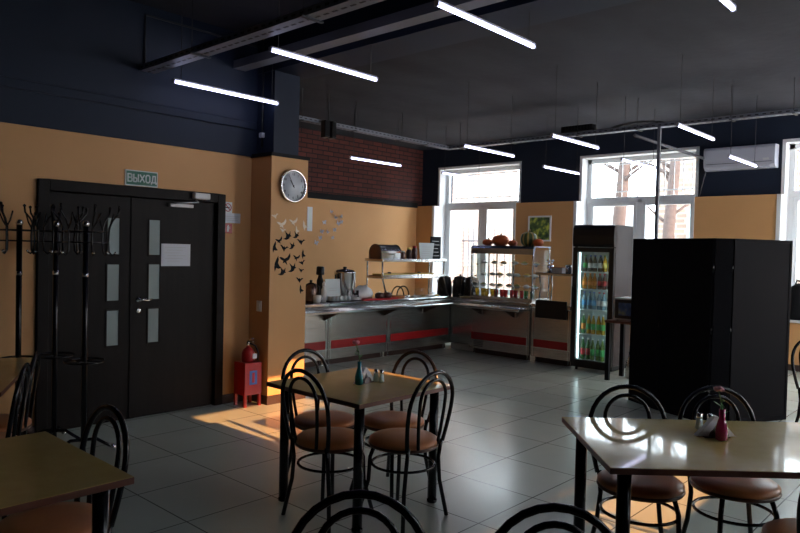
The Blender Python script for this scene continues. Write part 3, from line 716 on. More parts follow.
CH = [(-2.70, 3.02, 92, 'right-hand chair at the centre table, its back toward the fridge side'),
 (-3.36, 2.98, -90, 'far left chair at the centre table, beside the orange pillar'),
 (-3.05, 3.30, 180, 'far right chair at the centre table, its back toward the counter'),
 (-1.375, 3.32, -137, 'far left chair at the right-hand table, behind the glossy reflections'),
 (-1.035, 3.665, -137, 'chair behind the magenta vase at the right-hand table'),
 (-.565, 3.16, 42, 'near-side chair at the right-hand table, cut off by right edge'),
 (-1.21, 1.19, 225, 'foreground chair back cut off by the bottom edge, left of centre'),
 (-.765, 1.505, 225, 'foreground chair back cut off by the bottom edge, right of centre'),
 (-2.84, 1.07, 180, 'chair pushed against the near left table, its back toward the door'),
 (-4.24, 1.20, 180-27, 'chair at the far left table, nearer the camera'),
 (-4.64, 1.40, 180-27, 'chair at the far left table, nearer the coat racks'),
 (-1.19, 6.8, -130, 'chair half hidden behind the right edge of the folding screen')]
for x, y, a, lab in CH: dup(ch, (x, y, 0), R(a), lab)
for o in bpy.data.objects:
    if o.get('category') == 'chair': o['group'] = 'black cafe chairs with brown seats'

# table settings
def vase(x, y, rz, m, label, pcol='petal', h=.145):
    t = thing('bud_vase', label, 'vase', (x, y, .7515), rz)
    MB().lathe([(.020, 0), (.027, .006), (.028, .05), (.018, .09), (.013, .105), (.014, h), (.011, h), (.010, .1)], n=20).build('glass_body', m, t)
    return t
def flower(x, y, z, label, tilt):
    t = thing('flower', label, 'flower', (x, y, z))
    MB().tube([(0, 0, -.12), (.0, 0, 0), (tilt*.3, 0, .06), (tilt, 0, .105)], .003, 6).build('stem', 'stem', t)
    for k in range(4):
        a = k*1.7; zz_ = .0+.018*k
        MB().prism([(0, 0), (.02, .01), (.035, 0), (.02, -.01)], .002, lambda u, v, w_: (u*math.cos(a)-v*math.sin(a)+tilt*.2, u*math.sin(a)+v*math.cos(a), zz_+u*.6+w_)).build('leaf', 'stem', t)
    m = MB()
    for k in range(9):
        a = k*2*PI/9+.3*(k % 2); m2 = MB().lathe([(.0005, -.008), (.011, -.003), (.012, .003), (.0005, .009)], n=8, sx=1.2)
        m.add([(x_+tilt+.011*math.cos(a), y_+.011*math.sin(a), z_+.112+.004*(k % 3)) for x_, y_, z_ in m2.v], m2.f, True)
    m.build('blossom', 'petal', t)
def napkins(x, y, rz, label, base='browncup'):
    t = thing('napkin_holder', label, 'napkin holder', (x, y, .7515), rz)
    # triangular stack of napkins over an arched holder
    MB().prism([(-.075, 0), (-.03, 0), (0, .055), (.03, 0), (.075, 0), (.004, .085), (-.004, .085)], .03, lambda u, v, w_: (u*1.25, (w_-.015), v*1.1+.004)).build('napkins', 'napkin', t)
    MB().prism([(.035*math.cos(a), .038*math.sin(a)) for a in [PI*i/12 for i in range(13)]], .06, lambda u, v, w_: (u, w_-.03, v+.003)).box(-.06, .06, -.03, .03, 0, .004).build('holder', base, t)
def shaker(x, y, label, m='ceramic'):
    t = thing('shaker', label, 'shaker', (x, y, .7515))
    MB().lathe([(.015, 0), (.018, .004), (.015, .045), (.012, .055)], n=14).build('glass_body', 'card', t)
    MB().lathe([(.014, .055), (.015, .06), (.013, .075), (.004, .08)], n=14).build('cap', 'chrome', t)
vase(-3.035, 2.965, 0, 'blueglass', 'turquoise glass vase on the centre table')
flower(-3.035, 2.965, .7515+.145, 'pink flower standing in the turquoise vase', -.035)
napkins(-3.06, 3.035, R(97), 'white napkin holder beside the turquoise vase')
shaker(-3.04, 3.12, 'small glass shaker behind the napkins on centre table, left one'); shaker(-3.0, 3.13, 'small glass shaker behind the napkins on centre table, right one')
vase(-1.005, 3.335, 0, 'pinkglass', 'magenta glass vase on the right-hand table')
flower(-1.005, 3.335, .7515+.12, 'pink flower standing in the magenta vase', -.018)
napkins(-1.05, 3.385, R(44), 'white napkin holder beside the magenta vase')
shaker(-1.15, 3.47, 'small glass shaker on the right-hand table, left one of the pair'); shaker(-1.11, 3.50, 'small glass shaker on the right-hand table, nearer the vase')
t = thing('napkin_glass', 'clear glass of napkins on the near left table, at left edge', 'napkin holder', (-2.78, .74, .7515))
MB().lathe([(.03, 0), (.036, .004), (.038, .09), (.035, .09), (.033, .01)], n=18).build('glass_body', 'caseglass', t)
MB().cbox((0, 0, .06), (.045, .035, .10), rz=.4).build('napkins', 'napkin', t)

# folding screen
P = [(-3.16, 7.26), (-2.76, 7.02), (-2.17, 6.79), (-2.03, 6.90), (-1.70, 7.60)]
t = thing('folding_screen', 'tall black folding screen standing behind the right-hand table', 'screen', (P[0][0], P[0][1], 0))
for i in range(4):
    a = Vector(P[i])-Vector(P[0]); b = Vector(P[i+1])-Vector(P[0]); d = b-a; L = d.length; ang = math.atan2(d.y, d.x); c = (a+b)/2
    if i != 2:
        pn = MB().cbox((c.x, c.y, .885), (L-.012, .022, 1.76), rz=ang).build('panel', 'screen', t)
        f = MB(); nx = Vector((math.cos(ang), math.sin(ang)))
        for s in (-1, 1):
            q = c+nx*s*(L/2-.016); f.cbox((q.x, q.y, .89), (.032, .032, 1.78), rz=ang)
        f.cbox((c.x, c.y, 1.765), (L-.01, .032, .03), rz=ang).cbox((c.x, c.y, .025), (L-.01, .032, .05), rz=ang)
        f.build('frame', 'screen', pn, bevel=.003)
    else:
        MB().cbox((c.x, c.y, .89), (L-.01, .03, 1.78), rz=ang).build('panel', 'screen', t, bevel=.003)
hg = MB()
for i in (1, 2, 3):
    a = Vector(P[i])-Vector(P[0])
    for z in (.3, .9, 1.5): MB().tube([(a.x, a.y-.012, z-.04), (a.x, a.y-.012, z+.04)], .008, 8).build('hinge', 'black_metal', t)

# ================================================================== SERVING LINE
def make_module(name, L, D, label, loc, rz, vent=False):
    # local: x along the front 0..L, front face at y=0, body to y=+D
    t = thing(name, label, 'serving counter', loc, rz)
    MB().box(0, L, 0, D, .09, .80).build('body', 'steel', t, bevel=.004)
    MB().box(-.0, L, -.02, D+.02, .80, .86).build('worktop', 'steel_bright', t, bevel=.012)
    MB().box(.045, L-.045, -.005, 0, .235, .345).build('red_band', 'red', t)
    MB().box(.0, L, -.008, 0, .222, .234).box(.03, .045, -.006, 0, .10, .79).box(L-.045, L-.03, -.006, 0, .10, .79).build('trim_strip', 'steel_bright', t)
    m = MB()
    for x in (.06, L-.06):
        for y in (.06, D-.06):
            MB().lathe([(.022, 0), (.022, .02), (.014, .025), (.014, .09)], (x, y, 0), 12).build('leg', 'steel_bright', t)
    MB().box(.05, L-.05, .10, .12, .0, .088).build('kick_board', 'skirt', t)
    if vent:
        v = MB()
        for i in range(8):
            for j in range(9): v.cbox((.10+i*.022, -.006, .13+j*.026), (.012, .004, .012))
        v.build('vent_holes', 'ink', t)
    return t
RZL = R(90)      # front faces +X: local x -> +Y, local y -> -X
make_module('serving_counter', 1.42, .62, 'stainless serving counter unit half hidden by the orange pillar', (-6.9, 4.71, 0), RZL)
make_module('serving_counter', 1.17, .62, 'stainless serving counter unit below the urn and red tray', (-6.9, 6.14, 0), RZL)
make_module('serving_counter', 1.47, .62, 'stainless serving counter unit under the two-tier shelf', (-6.9, 7.32, 0), RZL)
make_module('serving_counter', 1.09, .62, 'stainless serving counter unit carrying the glass display case', (-6.40, 8.65, 0), 0, True)
make_module('serving_counter', .64, .62, 'short stainless counter unit between display case and fridge', (-5.28, 8.65, 0), 0)
t = thing('corner_counter', 'plain stainless corner unit joining the two counter runs', 'serving counter', (-6.9, 8.80, 0))
MB().prism([(0, 0), (.49, 0), (.49, .47), (-.62, .47), (-.62, 0)], .70, lambda u, v, w_: (u, v, .10+w_)).build('body', 'steel', t)
MB().prism([(0, -.01), (.06, -.06), (.14, -.16), (.49, -.16), (.49, .49), (-.62, .49), (-.62, -.01)], .06, lambda u, v, w_: (u, v, .80+w_)).build('worktop', 'steel_bright', t)
MB().box(-.02, .47, .05, .07, 0, .098).build('kick_board', 'ceramic', t)
# tray rails (continuous)
t = thing('tray_rail', 'polished tray rail along the left counter run with rounded end', 'tray rail', (-6.6, 4.7, .78))
poly = [(0, 0), (0, 3.75)]+[(-.15+.15*math.cos(a), 3.80+.15*math.sin(a)) for a in [PI*i/10 for i in range(11)]]+[(-.30, 0)]
MB().prism(poly, .035, lambda u, v, w_: (u, v, -.035+w_)).build('shelf', 'steel_bright', t, bevel=.008)
MB().tube([(-.06, .02, .004), (-.06, 3.8, .004)], .008, 6).tube([(-.15, .02, .004), (-.15, 3.85, .004)], .008, 6).tube([(-.24, .02, .004), (-.24, 3.8, .004)], .008, 6).build('slide_bars', 'steel_bright', t)
for y in (.35, 1.35, 2.5, 3.4):
    MB().prism([(0, 0), (-.28, 0), (-.28, -.12)], .02, lambda u, v, w_: (u-.01, y+w_, v-.035)).build('bracket', 'copper', t)
t = thing('tray_rail', 'polished tray rail in front of the display case counter', 'tray rail', (-6.42, 8.33, .78))
MB().box(0, 1.12, 0, .30, -.035, 0).build('shelf', 'steel_bright', t, bevel=.008)
MB().tube([(.02, .06, .004), (1.1, .06, .004)], .008, 6).tube([(.02, .15, .004), (1.1, .15, .004)], .008, 6).tube([(.02, .24, .004), (1.1, .24, .004)], .008, 6).build('slide_bars', 'steel_bright', t)
for x in (.25, .85): MB().prism([(0, 0), (.28, 0), (.28, -.12)], .02, lambda u, v, w_: (x+w_, u+.01, v-.035)).build('bracket', 'copper', t)

# display case
t = thing('display_case', 'stainless and glass display case with four levels of dishes', 'display case', (-6.48, 8.75, .86))
CW, CD, CH_ = 1.14, .50, .84
MB().box(0, CW, 0, CD, 0, .05).build('base', 'steel', t, bevel=.005)
hood = [(0, CH_-.13), (0, CH_-.07)]+[(.06-.06*math.cos(a), CH_-.06+.06*math.sin(a)) for a in [PI/2*i/6 for i in range(1, 7)]]+[(CD, CH_), (CD, CH_-.02), (.06, CH_-.02), (.02, CH_-.13)]
MB().prism(hood, CW, lambda u, v, w_: (w_, u, v)).build('hood', 'hoodsteel', t)
for x in (.012, CW*.43, CW-.012):
    MB().tube([(x, .012, .04), (x, .012, CH_-.07)]+[(x, .07-.058*math.cos(a), CH_-.07+.058*math.sin(a)) for a in [PI/2*i/5 for i in range(1, 6)]]+[(x, CD-.06, CH_-.012), (x, CD-.02, CH_-.03), (x, CD-.012, CH_-.07), (x, CD-.012, .04)], .012, 8).build('post', 'steel_bright', t)
for z, d in ((.19, .44), (.36, .40), (.545, .36)):
    MB().box(.02, CW-.02, CD-d, CD-.02, z, z+.008).build('shelf', 'caseglass', t)
    m = MB()
    for x in (.03, CW*.43, CW-.03): m.cbox((x, CD-d, z-.006), (.03, .02, .02))
    m.build('shelf_clips', 'ink', t)
MB().box(.012, .016, .02, CD-.02, .05, CH_-.06).build('side_glass', 'caseglass', t); MB().box(CW-.016, CW-.012, .02, CD-.02, .05, CH_-.06).build('side_glass', 'caseglass', t)
MB().box(.02, CW-.02, .008, .012, .3, CH_-.14).build('front_glass', 'caseglass', t)
# dishes in the case
def dish(x, y, z, food, label, grp):
    t = thing('dish', label, 'dish', (x, y, z), 0, grp)
    MB().lathe([(.035, 0), (.037, .003), (.066, .026), (.069, .026), (.036, .006), (.001, .006)], n=16).build('plate', 'ceramic', t)
    MB().lathe([(.054, .018), (.046, .036), (.026, .048), (.001, .052)], n=10, ribs=5, ra=.15).build('food', food, t)
    return t
bx, by, bz = -6.48, 8.75, .86
for lv, (z, foods, n, lab) in enumerate(((.198, ['greenfood', 'ceramic', 'greenfood', 'vinyl'], 7, 'lowest glass'), (.368, ['ceramic', 'bagwhite', 'yellow'], 7, 'middle glass'), (.553, ['ceramic', 'greenfood', 'yellow'], 6, 'top glass'))):
    for i in range(n):
        dish(bx+.10+i*(.94/(n-1)), by+.22+.03*(i % 2), bz+z, foods[i % len(foods)], 'small white dish of food on the %s shelf of display case' % lab, 'dishes on the %s shelf of the case' % lab)
CUP = [('juiceyellow', 4, 'yellow juice'), ('juicered', 6, 'red drink'), ('juicegreen', 2, 'green drink')]
xi = 0
first = {}
for mname, n, lab in CUP:
    for k in range(n):
        x = bx+.07+xi*.09; xi += 1
        t = thing('drink_glass', 'glass of %s at the bottom of the display case' % lab, 'glass', (x, by+.10+.03*(k % 2), bz+.05), 0, 'glasses of %s' % lab)
        MB().lathe([(.028, .002), (.036, .112), (.001, .112)], n=14).build('drink', mname, t)
        MB().lathe([(.030, 0), (.039, .135), (.037, .135)], n=14).build('tumbler', 'caseglass', t)
# pumpkins on the case
def pumpkin(x, y, r, h, m, label, tilt=0):
    t = thing('pumpkin', label, 'pumpkin', (x, y, bz+CH_))
    prof = [(.001, h*.06), (r*.55, 0), (r*.9, h*.2), (r, h*.5), (r*.85, h*.82), (r*.4, h), (.001, h*.93)]
    MB().lathe(prof, n=40, ribs=18, ra=.10).build('flesh', m, t)
    MB().tube([(0, 0, h*.9), (.01, 0, h*1.08), (.025, 0, h*1.18)], [.014, .010, .012], 8).build('stem', 'stemdry', t)
pumpkin(-6.29, 8.93, .085, .10, 'pumpkin', 'small orange pumpkin leftmost on the display case')
pumpkin(-6.06, 8.95, .14, .165, 'pumpkin', 'largest orange pumpkin on the display case')
pumpkin(-5.84, 8.96, .075, .085, 'pumpkin', 'small flat orange pumpkin right of the largest one')
pumpkin(-5.55, 8.95, .135, .215, 'gourd', 'green and yellow striped pumpkin on the display case')
pumpkin(-5.37, 8.93, .08, .11, 'pumpkin', 'small orange pumpkin at the right end of display case')

# shelf over the short unit
t = thing('counter_shelf', 'raised steel shelf over the short counter unit by the fridge', 'shelf', (-5.28, 8.72, .86))
MB().box(0, .66, 0, .42, .42, .455).build('shelf_board', 'steel', t, bevel=.005)
for x, y in ((.05, .04), (.61, .04), (.05, .38), (.61, .38)):
    MB().tube([(x, y, 0), (x+.02*(1 if x < .3 else -1), y, .25), (x, y, .42)], .011, 8).build('post', 'steel', t)
t = thing('storage_bin', 'black plastic bin on the short counter unit by fridge', 'bin', (-4.98, 8.84, .86))
t.location = (-4.97, 8.66, 0); 
MB().box(-.23, .27, -.05, -.022, .665, .925).build('tub', 'black_plastic', t, bevel=.008)
t['label'] = 'black plastic cover hanging over the front of short counter unit'; t['category'] = 'cover'; t.name = 'counter_cover'
def pot(x, y, z, r, h, m, label, name='utensil_pot', cat='pot', tools=0, grp=None):
    t = thing(name, label, cat, (x, y, z), 0, grp)
    MB().lathe([(r*.85, 0), (r, .01), (r, h), (r*.93, h), (r*.93, h*.6), (.001, h*.6)], n=18).build('body', m, t)
    for k in range(tools):
        a = k*2.4; o = thing('spoon', 'spoon in the cutlery pot on the raised shelf, leaning toward %s' % ('the fridge', 'the back left', 'the front', 'the back right', 'the display case', 'the front right')[k], 'spoon', (x, y, z+h*.62), 0, 'spoons in the cutlery pot')
        MB().tube([(0, 0, 0), (r*.9*math.cos(a), r*.9*math.sin(a), h*.9)], .004, 6).lathe([(.001, -.02), (.014, -.01), (.014, .012), (.001, .02)], (r*.95*math.cos(a), r*.95*math.sin(a), h*.95), 8, sy=.4).build('handle', 'chrome', o)
    return t
pot(-5.14, 8.9, 1.315, .05, .11, 'chrome', 'steel cutlery pot on the raised shelf', tools=6)
pot(-4.84, 8.9, 1.315, .045, .12, 'steel', 'steel pot on raised shelf nearest the fridge')
pot(-4.75, 8.98, 1.315, .04, .11, 'steel', 'second steel pot at the right end of raised shelf')
t = thing('cutlery_box', 'low pale box between the pots on the raised shelf', 'box', (-4.99, 8.9, 1.315)); MB().box(-.08, .08, -.06, .06, 0, .075).build('box', 'ceramic', t, bevel=.005); MB().box(-.085, .085, -.065, .065, .075, .088).build('lid', 'vinyl', t, bevel=.003)

# two-tier shelf over left run (front at X=-7.0, Y 7.25..8.8)
t = thing('heated_shelf', 'two-tier stainless shelf standing on the left counter run', 'shelf', (-7.0, 7.27, .86))
MB().box(-.38, 0, 0, 1.52, .555, .60).build('top_shelf', 'steel_bright', t, bevel=.006)
MB().box(-.36, 0, 0.02, 1.5, .30, .345).build('middle_shelf', 'steel_bright', t, bevel=.006)
MB().box(-.02, .003, 0.0, 1.52, .345, .36).build('shelf_lip', 'steel_bright', t)
for y, s in ((.03, 1), (1.49, 1)):
    MB().tube([(-.03, y, .565), (-.03, y, .32), (.0, y+.09*s*.9, .0)], .013, 8).build('post', 'steel', t)
    MB().tube([(-.35, y, .565), (-.35, y, .0)], .013, 8).build('post', 'steel', t)
zs2 = .86+.60
t = thing('bread_bin', 'domed stainless bread bin on the two-tier shelf', 'bread bin', (-7.2, 7.53, zs2))
dome = [(-.13, 0)]+[(-.13*math.cos(a), .09+.13*math.sin(a)) for a in [PI*i/14 for i in range(15)]]+[(.13, 0)]
for q in (-.225, .21): MB().prism(dome, .015, lambda u, v, w_: (u, w_+q, v)).build('end_panel', 'copper', t)
MB().prism(dome, .42, lambda u, v, w_: (u*.98, w_-.21, v*.98)).build('roll_lid', 'chrome', t)
MB().tube([(.13, -.05, .07), (.145, -.04, .07), (.145, .04, .07), (.13, .05, .07)], .006, 6).build('handle', 'black_metal', t)
def jar(y, h, m, cap, label, x=-7.15):
    t = thing('jar', label, 'jar', (x, y, zs2)); MB().lathe([(.035, 0), (.045, .01), (.045, h*.7), (.028, h*.85), (.028, h*.9)], n=16).build('body', m, t)
    MB().lathe([(.032, h*.88), (.034, h), (.02, h*1.04)], n=14).build('cap', cap, t)
jar(7.88, .12, 'copper', 'ceramic', 'small pale jar right of the bread bin'); jar(8.02, .17, 'browncup', 'labelyellow', 'dark jar with a yellow cap on shelf'); jar(8.15, .2, 'browncup', 'capred', 'taller dark jar with reddish cap on shelf')
t = thing('menu_holder', 'pale card holder standing on the two-tier shelf', 'card holder', (-7.12, 8.40, zs2)); MB().prism([(-.15, 0), (.15, 0), (.19, .26), (-.19, .26)], .01, lambda u, v, w_: (w_, u, v)).build('card', 'card', t)
m = MB()
for i in range(5): m.box(.010, .0112, -.12, .10-.03*(i % 2), .05+.035*i, .058+.035*i)
m.build('text_lines', 'grey_plastic', t)
MB().box(-.03, .04, -.14, .14, 0, .008).build('foot', 'card', t)
t = thing('menu_board', 'small black menu board at the right end of two-tier shelf', 'menu board', (-7.2, 8.72, zs2)); MB().box(0, .02, -.13, .13, 0, .37).build('board', 'black_matt', t, bevel=.003)
m = MB()
for i in range(5): m.box(.02, .0215, -.10, .09-.02*(i % 3), .05+.06*i, .058+.06*i)
m.build('chalk_lines', 'grey_plastic', t)
for y, lab in ((7.56, 'left'), (8.26, 'right')):
    t = thing('food_pan', 'shallow yellow food pan on the %s of the middle shelf' % lab, 'food pan', (-7.18, y+.05, .86+.345)); MB().box(-.12, .12, -.25, .25, 0, .025).build('pan', 'yellow', t, bevel=.005)
    MB().lathe([(.03, .025), (.03, .04), (.02, .05)], n=12).build('knob', 'ink', t)

# things on the left run worktop (z = .86)
ZC = .86
def kettle(x, y, z, r, h, m, label, cat='kettle'):
    t = thing('kettle', label, cat, (x, y, z)); MB().lathe([(r*.9, 0), (r, .02), (r, h*.6), (r*.72, h*.92), (r*.3, h)], n=20).build('body', m, t)
    MB().lathe([(r*.2, h), (r*.22, h+.03), (.001, h+.04)], n=12).build('lid_knob', 'black_plastic', t)
    MB().tube([(0, r*.9, h*.25), (0, r*1.45, h*.35), (0, r*1.5, h*.75), (0, r*.7, h*.92)], .012, 8).build('handle', 'black_plastic', t); return t
kettle(-7.2, 6.07, ZC, .10, .26, 'copper', 'brown metal kettle at left end of the counter beside pillar')
t = thing('thermos_bottle', 'dark bottle standing behind the white menu card', 'bottle', (-7.3, 6.32, ZC)); MB().lathe([(.045, 0), (.05, .01), (.05, .28), (.03, .33), (.03, .36)], n=18).build('body', 'black_plastic', t); MB().lathe([(.055, .36), (.06, .38), (.055, .47), (.04, .48)], n=18).build('cup_lid', 'black_plastic', t)
t = thing('menu_card', 'white menu card standing on the counter left of the urn', 'card', (-7.12, 6.40, ZC)); MB().cbox((0, 0, .16), (.008, .28, .30), ry=-.06).build('card', 'card', t)
m = MB()
for i in range(3): m.cbox((.008-.01*i*.3, 0, .18-.03*i), (.002, .16, .008), ry=-.06)
m.build('text_lines', 'grey_plastic', t); MB().box(-.03, .05, -.13, .13, 0, .01).build('foot', 'ceramic', t)
t = thing('water_urn', 'tall stainless water urn on the left counter', 'urn', (-7.2, 6.70, ZC))
MB().lathe([(.15, .0), (.15, .04), (.155, .05), (.155, .38), (.16, .39), (.16, .40), (.13, .43), (.03, .45)], n=28).build('body', 'steel_bright', t)
MB().lathe([(.152, 0), (.158, .01), (.158, .045)], n=28).build('base', 'black_plastic', t)
MB().lathe([(.02, .45), (.028, .46), (.028, .475), (.01, .48)], n=12).build('lid_knob', 'black_plastic', t)
MB().tube([(.12, .05, .09), (.2, .08, .09), (.2, .08, .05)], .014, 8).cbox((.19, .077, .12), (.03, .025, .05)).build('tap', 'black_plastic', t)
for s in (-1, 1): MB().tube([(0, s*.14, .3), (0, s*.18, .3), (0, s*.18, .36), (0, s*.14, .36)], .012, 6).build('side_handle', 'black_plastic', t)
t = thing('glass_tray', 'dark tray holding small glasses in front of the menu card', 'tray', (-7.02, 6.42, ZC)); MB().box(-.08, .12, -.2, .34, 0, .015).build('tray', 'black_plastic', t, bevel=.004)
for i in range(5):
    for j in range(2):
        g = thing('tumbler', 'small upturned glass, number %s from the left in the %s row of the dark tray' % (('one', 'two', 'three', 'four', 'five')[i], ('back', 'front')[j]), 'glass', (-7.04+.075*j, 6.27+.075*i, ZC+.015), 0, 'small glasses on the dark tray'); MB().lathe([(.03, 0), (.024, .06), (.001, .062)], n=12).build('glass_body', 'card', g)
t = thing('plate_stack', 'stack of pale plates below the urn', 'plates', (-7.0, 6.72, ZC+.0)); MB().lathe([(.06, 0), (.10, .012), (.06, .014), (.10, .026), (.06, .028), (.10, .04), (.06, .042), (.10, .055), (.05, .05)], n=20).build('plates', 'ceramic', t)
t = thing('cup', 'small white cup at the left end of the counter', 'cup', (-7.02, 6.03, ZC)); MB().lathe([(.04, 0), (.05, .01), (.055, .10), (.05, .10), (.045, .02)], n=16).build('body', 'ceramic', t); MB().tube([(0, .05, .03), (0, .085, .04), (0, .085, .07), (0, .05, .08)], .007, 6).build('handle', 'ceramic', t)
t = thing('dispenser_bottle', 'white dispenser bottle left of the menu card', 'bottle', (-7.08, 6.2, ZC)); MB().lathe([(.04, 0), (.04, .16), (.02, .2), (.02, .22)], n=16).build('body', 'ceramic', t); MB().lathe([(.024, .22), (.024, .25), (.008, .28)], n=12).build('cap', 'bagwhite', t)
t = thing('serving_tray', 'bright red tray on the left counter', 'tray', (-7.05, 7.08, ZC)); MB().box(-.14, .14, -.26, .46, 0, .012).box(-.14, .14, -.26, -.25, .012, .02).box(.13, .14, -.26, .46, .012, .022).build('tray', 'redtray', t, bevel=.003)
bagm = MB(); rr = random.Random(4)
prof = [(.10, 0), (.17, .03), (.18, .08), (.13, .13), (.06, .16), (.03, .19), (.001, .19)]
m2 = MB().lathe([(.10, 0), (.16, .02), (.175, .05), (.17, .08), (.15, .11), (.12, .14), (.09, .155), (.05, .18), (.001, .165)], n=26, sx=.75)
bagm.add([(x*(1+rr.uniform(-.08, .08)), y*(1+rr.uniform(-.08, .08)), max(0, z+(rr.uniform(-.018, .018) if z > .01 else 0))) for x, y, z in m2.v], m2.f, True)
tag(bagm.build('plastic_bag', 'bagwhite', loc=(-7.22, 7.08, ZC+.012)), 'crumpled white plastic bag behind the red tray', 'bag')
for k, (y, lab) in enumerate(((7.24, 'left'), (7.40, 'right'))):
    t = thing('sugar_bowl', 'small dark brown bowl on the red tray, %s one' % lab, 'bowl', (-7.0, y-.02, ZC+.012)); MB().lathe([(.05, 0), (.07, .02), (.072, .06), (.05, .085), (.001, .09)], n=16).build('body', 'browncup', t); MB().lathe([(.012, .085), (.014, .10), (.001, .105)], n=8).build('lid_knob', 'ceramic', t)
for k, (y, lab) in enumerate(((7.80, 'left'), (7.92, 'right'))):
    t = thing('food_warmer', 'round food warmer with black domed wire handle, %s one' % lab, 'food warmer', (-7.17, y, ZC)); 
    MB().tube([(0, .14*math.cos(a), .02+.15*math.sin(a)) for a in [PI*i/14 for i in range(15)]], .010, 8).build('hoop_handle', 'black_metal', t)
    MB().lathe([(.14, 0), (.15, .02), (.12, .03), (.001, .03)], n=20, sx=.8, sy=.8).build('pan', 'vinyl' if k == 0 else 'steel_bright', t)
for k, y in enumerate((8.28, 8.44)):
    t = thing('glass_dome', 'small clear glass dome on the counter, %s one of two' % ('left', 'right')[k], 'glass dome', (-7.15, y, ZC)); MB().lathe([(.075, 0), (.075, .09), (.05, .12), (.01, .13), (.01, .145)], n=18).build('dome', 'card' if 0 else 'caseglass', t); MB().lathe([(.08, 0), (.08, .012)], n=18).build('base_plate', 'ceramic', t)
for k in range(4):
    t = thing('plate', 'small plate of food laid along the right part of left counter', 'plate', (-7.03+.02*(k % 2), 8.05+.17*k, ZC), 0, 'plates along the left counter'); MB().lathe([(.05, 0), (.075, .012), (.05, .008), (.001, .008)], n=18).build('plate', 'ceramic', t); MB().lathe([(.04, .008), (.03, .025), (.001, .03)], n=9).build('food', 'yellow' if k % 2 else 'ceramic', t)
# black pots in the corner
for k, (x, y, r) in enumerate(((-7.2, 9.0, .125), (-7.0, 9.17, .13), (-6.72, 9.12, .13))):
    t = thing('stock_pot', 'large black pot on the corner counter, %s of three' % ('leftmost', 'middle one', 'rightmost')[k], 'pot', (x, y, ZC))
    MB().lathe([(r, 0), (r*1.02, .02), (r*.95, .22), (r*.82, .29), (r*.84, .30), (r*.3, .325), (.001, .33)], n=24).build('body', 'black_plastic', t)
    MB().tube([(r*.8*math.cos(2.4), -r*.8, .25), (-r*.2, -r*1.25, .22), (r*.3, -r*1.25, .14), (r*.4, -r*.98, .08)], .011, 8).build('handle', 'black_plastic', t)
    MB().lathe([(.018, .325), (.02, .345), (.001, .35)], n=10).build('lid_knob', 'black_plastic', t)
t = thing('ladle', 'steel ladle handle rising between the black pots', 'ladle', (-6.86, 9.0, ZC)); MB().tube([(0, 0, 0), (.02, .02, .36), (.03, .03, .47), (.07, .03, .49), (.08, .03, .45)], .006, 6).build('handle', 'steel', t); MB().lathe([(.001, 0), (.035, .01), (.04, .035)], n=12).build('bowl', 'steel', t)
t = thing('bread_board', 'small wooden board at the left foot of the display case', 'board', (-6.52, 8.72, ZC)); MB().box(-.09, .06, -.05, .08, 0, .02).build('board', 'stemdry', t, bevel=.004)
t = thing('mug', 'white mug beside the wooden board on the corner counter', 'mug', (-6.48, 8.9, ZC)); MB().lathe([(.03, 0), (.035, .005), (.035, .08), (.031, .08), (.03, .01)], n=14).build('body', 'ceramic', t); MB().tube([(.035, 0, .02), (.06, 0, .03), (.06, 0, .055), (.035, 0, .065)], .006, 6).build('handle', 'ceramic', t)

# ================================================================== FRIDGE
t = thing('drinks_fridge', 'tall black glass-door fridge full of bottled drinks', 'fridge', (-4.60, 8.57, 0))
FW, FD = .60, .58
MB().box(0, .04, .05, FD, .10, 2.0).box(FW-.04, FW, .05, FD, .10, 2.0).box(.04, FW-.04, FD-.03, FD, .10, 2.0).box(.04, FW-.04, .05, FD, 1.70, 2.0).box(.04, FW-.04, .05, FD, .10, .135).build('cabinet', 'fridgeside', t, bevel=.004)
MB().box(.041, .046, .06, FD-.03, .135, 1.70).box(FW-.046, FW-.041, .06, FD-.03, .135, 1.70).box(.046, FW-.046, FD-.036, FD-.031, .135, 1.70).box(.046, FW-.046, .06, FD-.036, .135, .14).build('liner', 'fridgewhite', t)
hd = [(0.05, 1.70), (.0, 1.70), (-.012, 1.74), (-.015, 1.85), (-.008, 1.95), (.02, 1.995), (.05, 2.0)]
MB().prism(hd, FW, lambda u, v, w_: (w_, u, v)).build('header', 'black_plastic', t)
dm = MB().box(0, .07, 0, .045, .10, 1.69).box(FW-.07, FW, 0, .045, .10, 1.69).box(.07, FW-.07, 0, .045, 1.63, 1.69).box(.07, FW-.07, 0, .045, .10, .15)
dd = dm.build('door', 'black_plastic', t, bevel=.005)
MB().box(.07, FW-.07, .018, .024, .15, 1.63).build('door_glass', 'caseglass', dd)
MB().box(.01, .03, -.03, -.012, .85, 1.15).box(.01, .03, -.03, 0, .85, .87).box(.01, .03, -.03, 0, 1.13, 1.15).build('door_handle', 'black_plastic', dd)
MB().box(.075, .092, .046, .06, .16, 1.62).box(FW-.092, FW-.075, .046, .06, .16, 1.62).build('interior_light', 'fridgeled', t)
MB().box(.0, FW, .03, FD, .04, .10).build('plinth', 'black_plastic', t)
for x in (.06, FW-.06):
    for y in (.08, FD-.06): MB().lathe([(.02, 0), (.02, .04)], (x, y, 0), 10).build('foot', 'black_plastic', t)
SH = [1.36, 1.12, .84, .50, .14]
for z in SH[:4]:
    m = MB().box(.05, FW-.05, .07, .085, z-.012, z+.002)
    for i in range(12): m.box(.06+i*.042, .066+i*.042, .085, FD-.04, z-.006, z)
    m.box(.05, FW-.05, FD-.045, FD-.038, z-.006, z)
    m.build('shelf', 'fridgewhite', t)
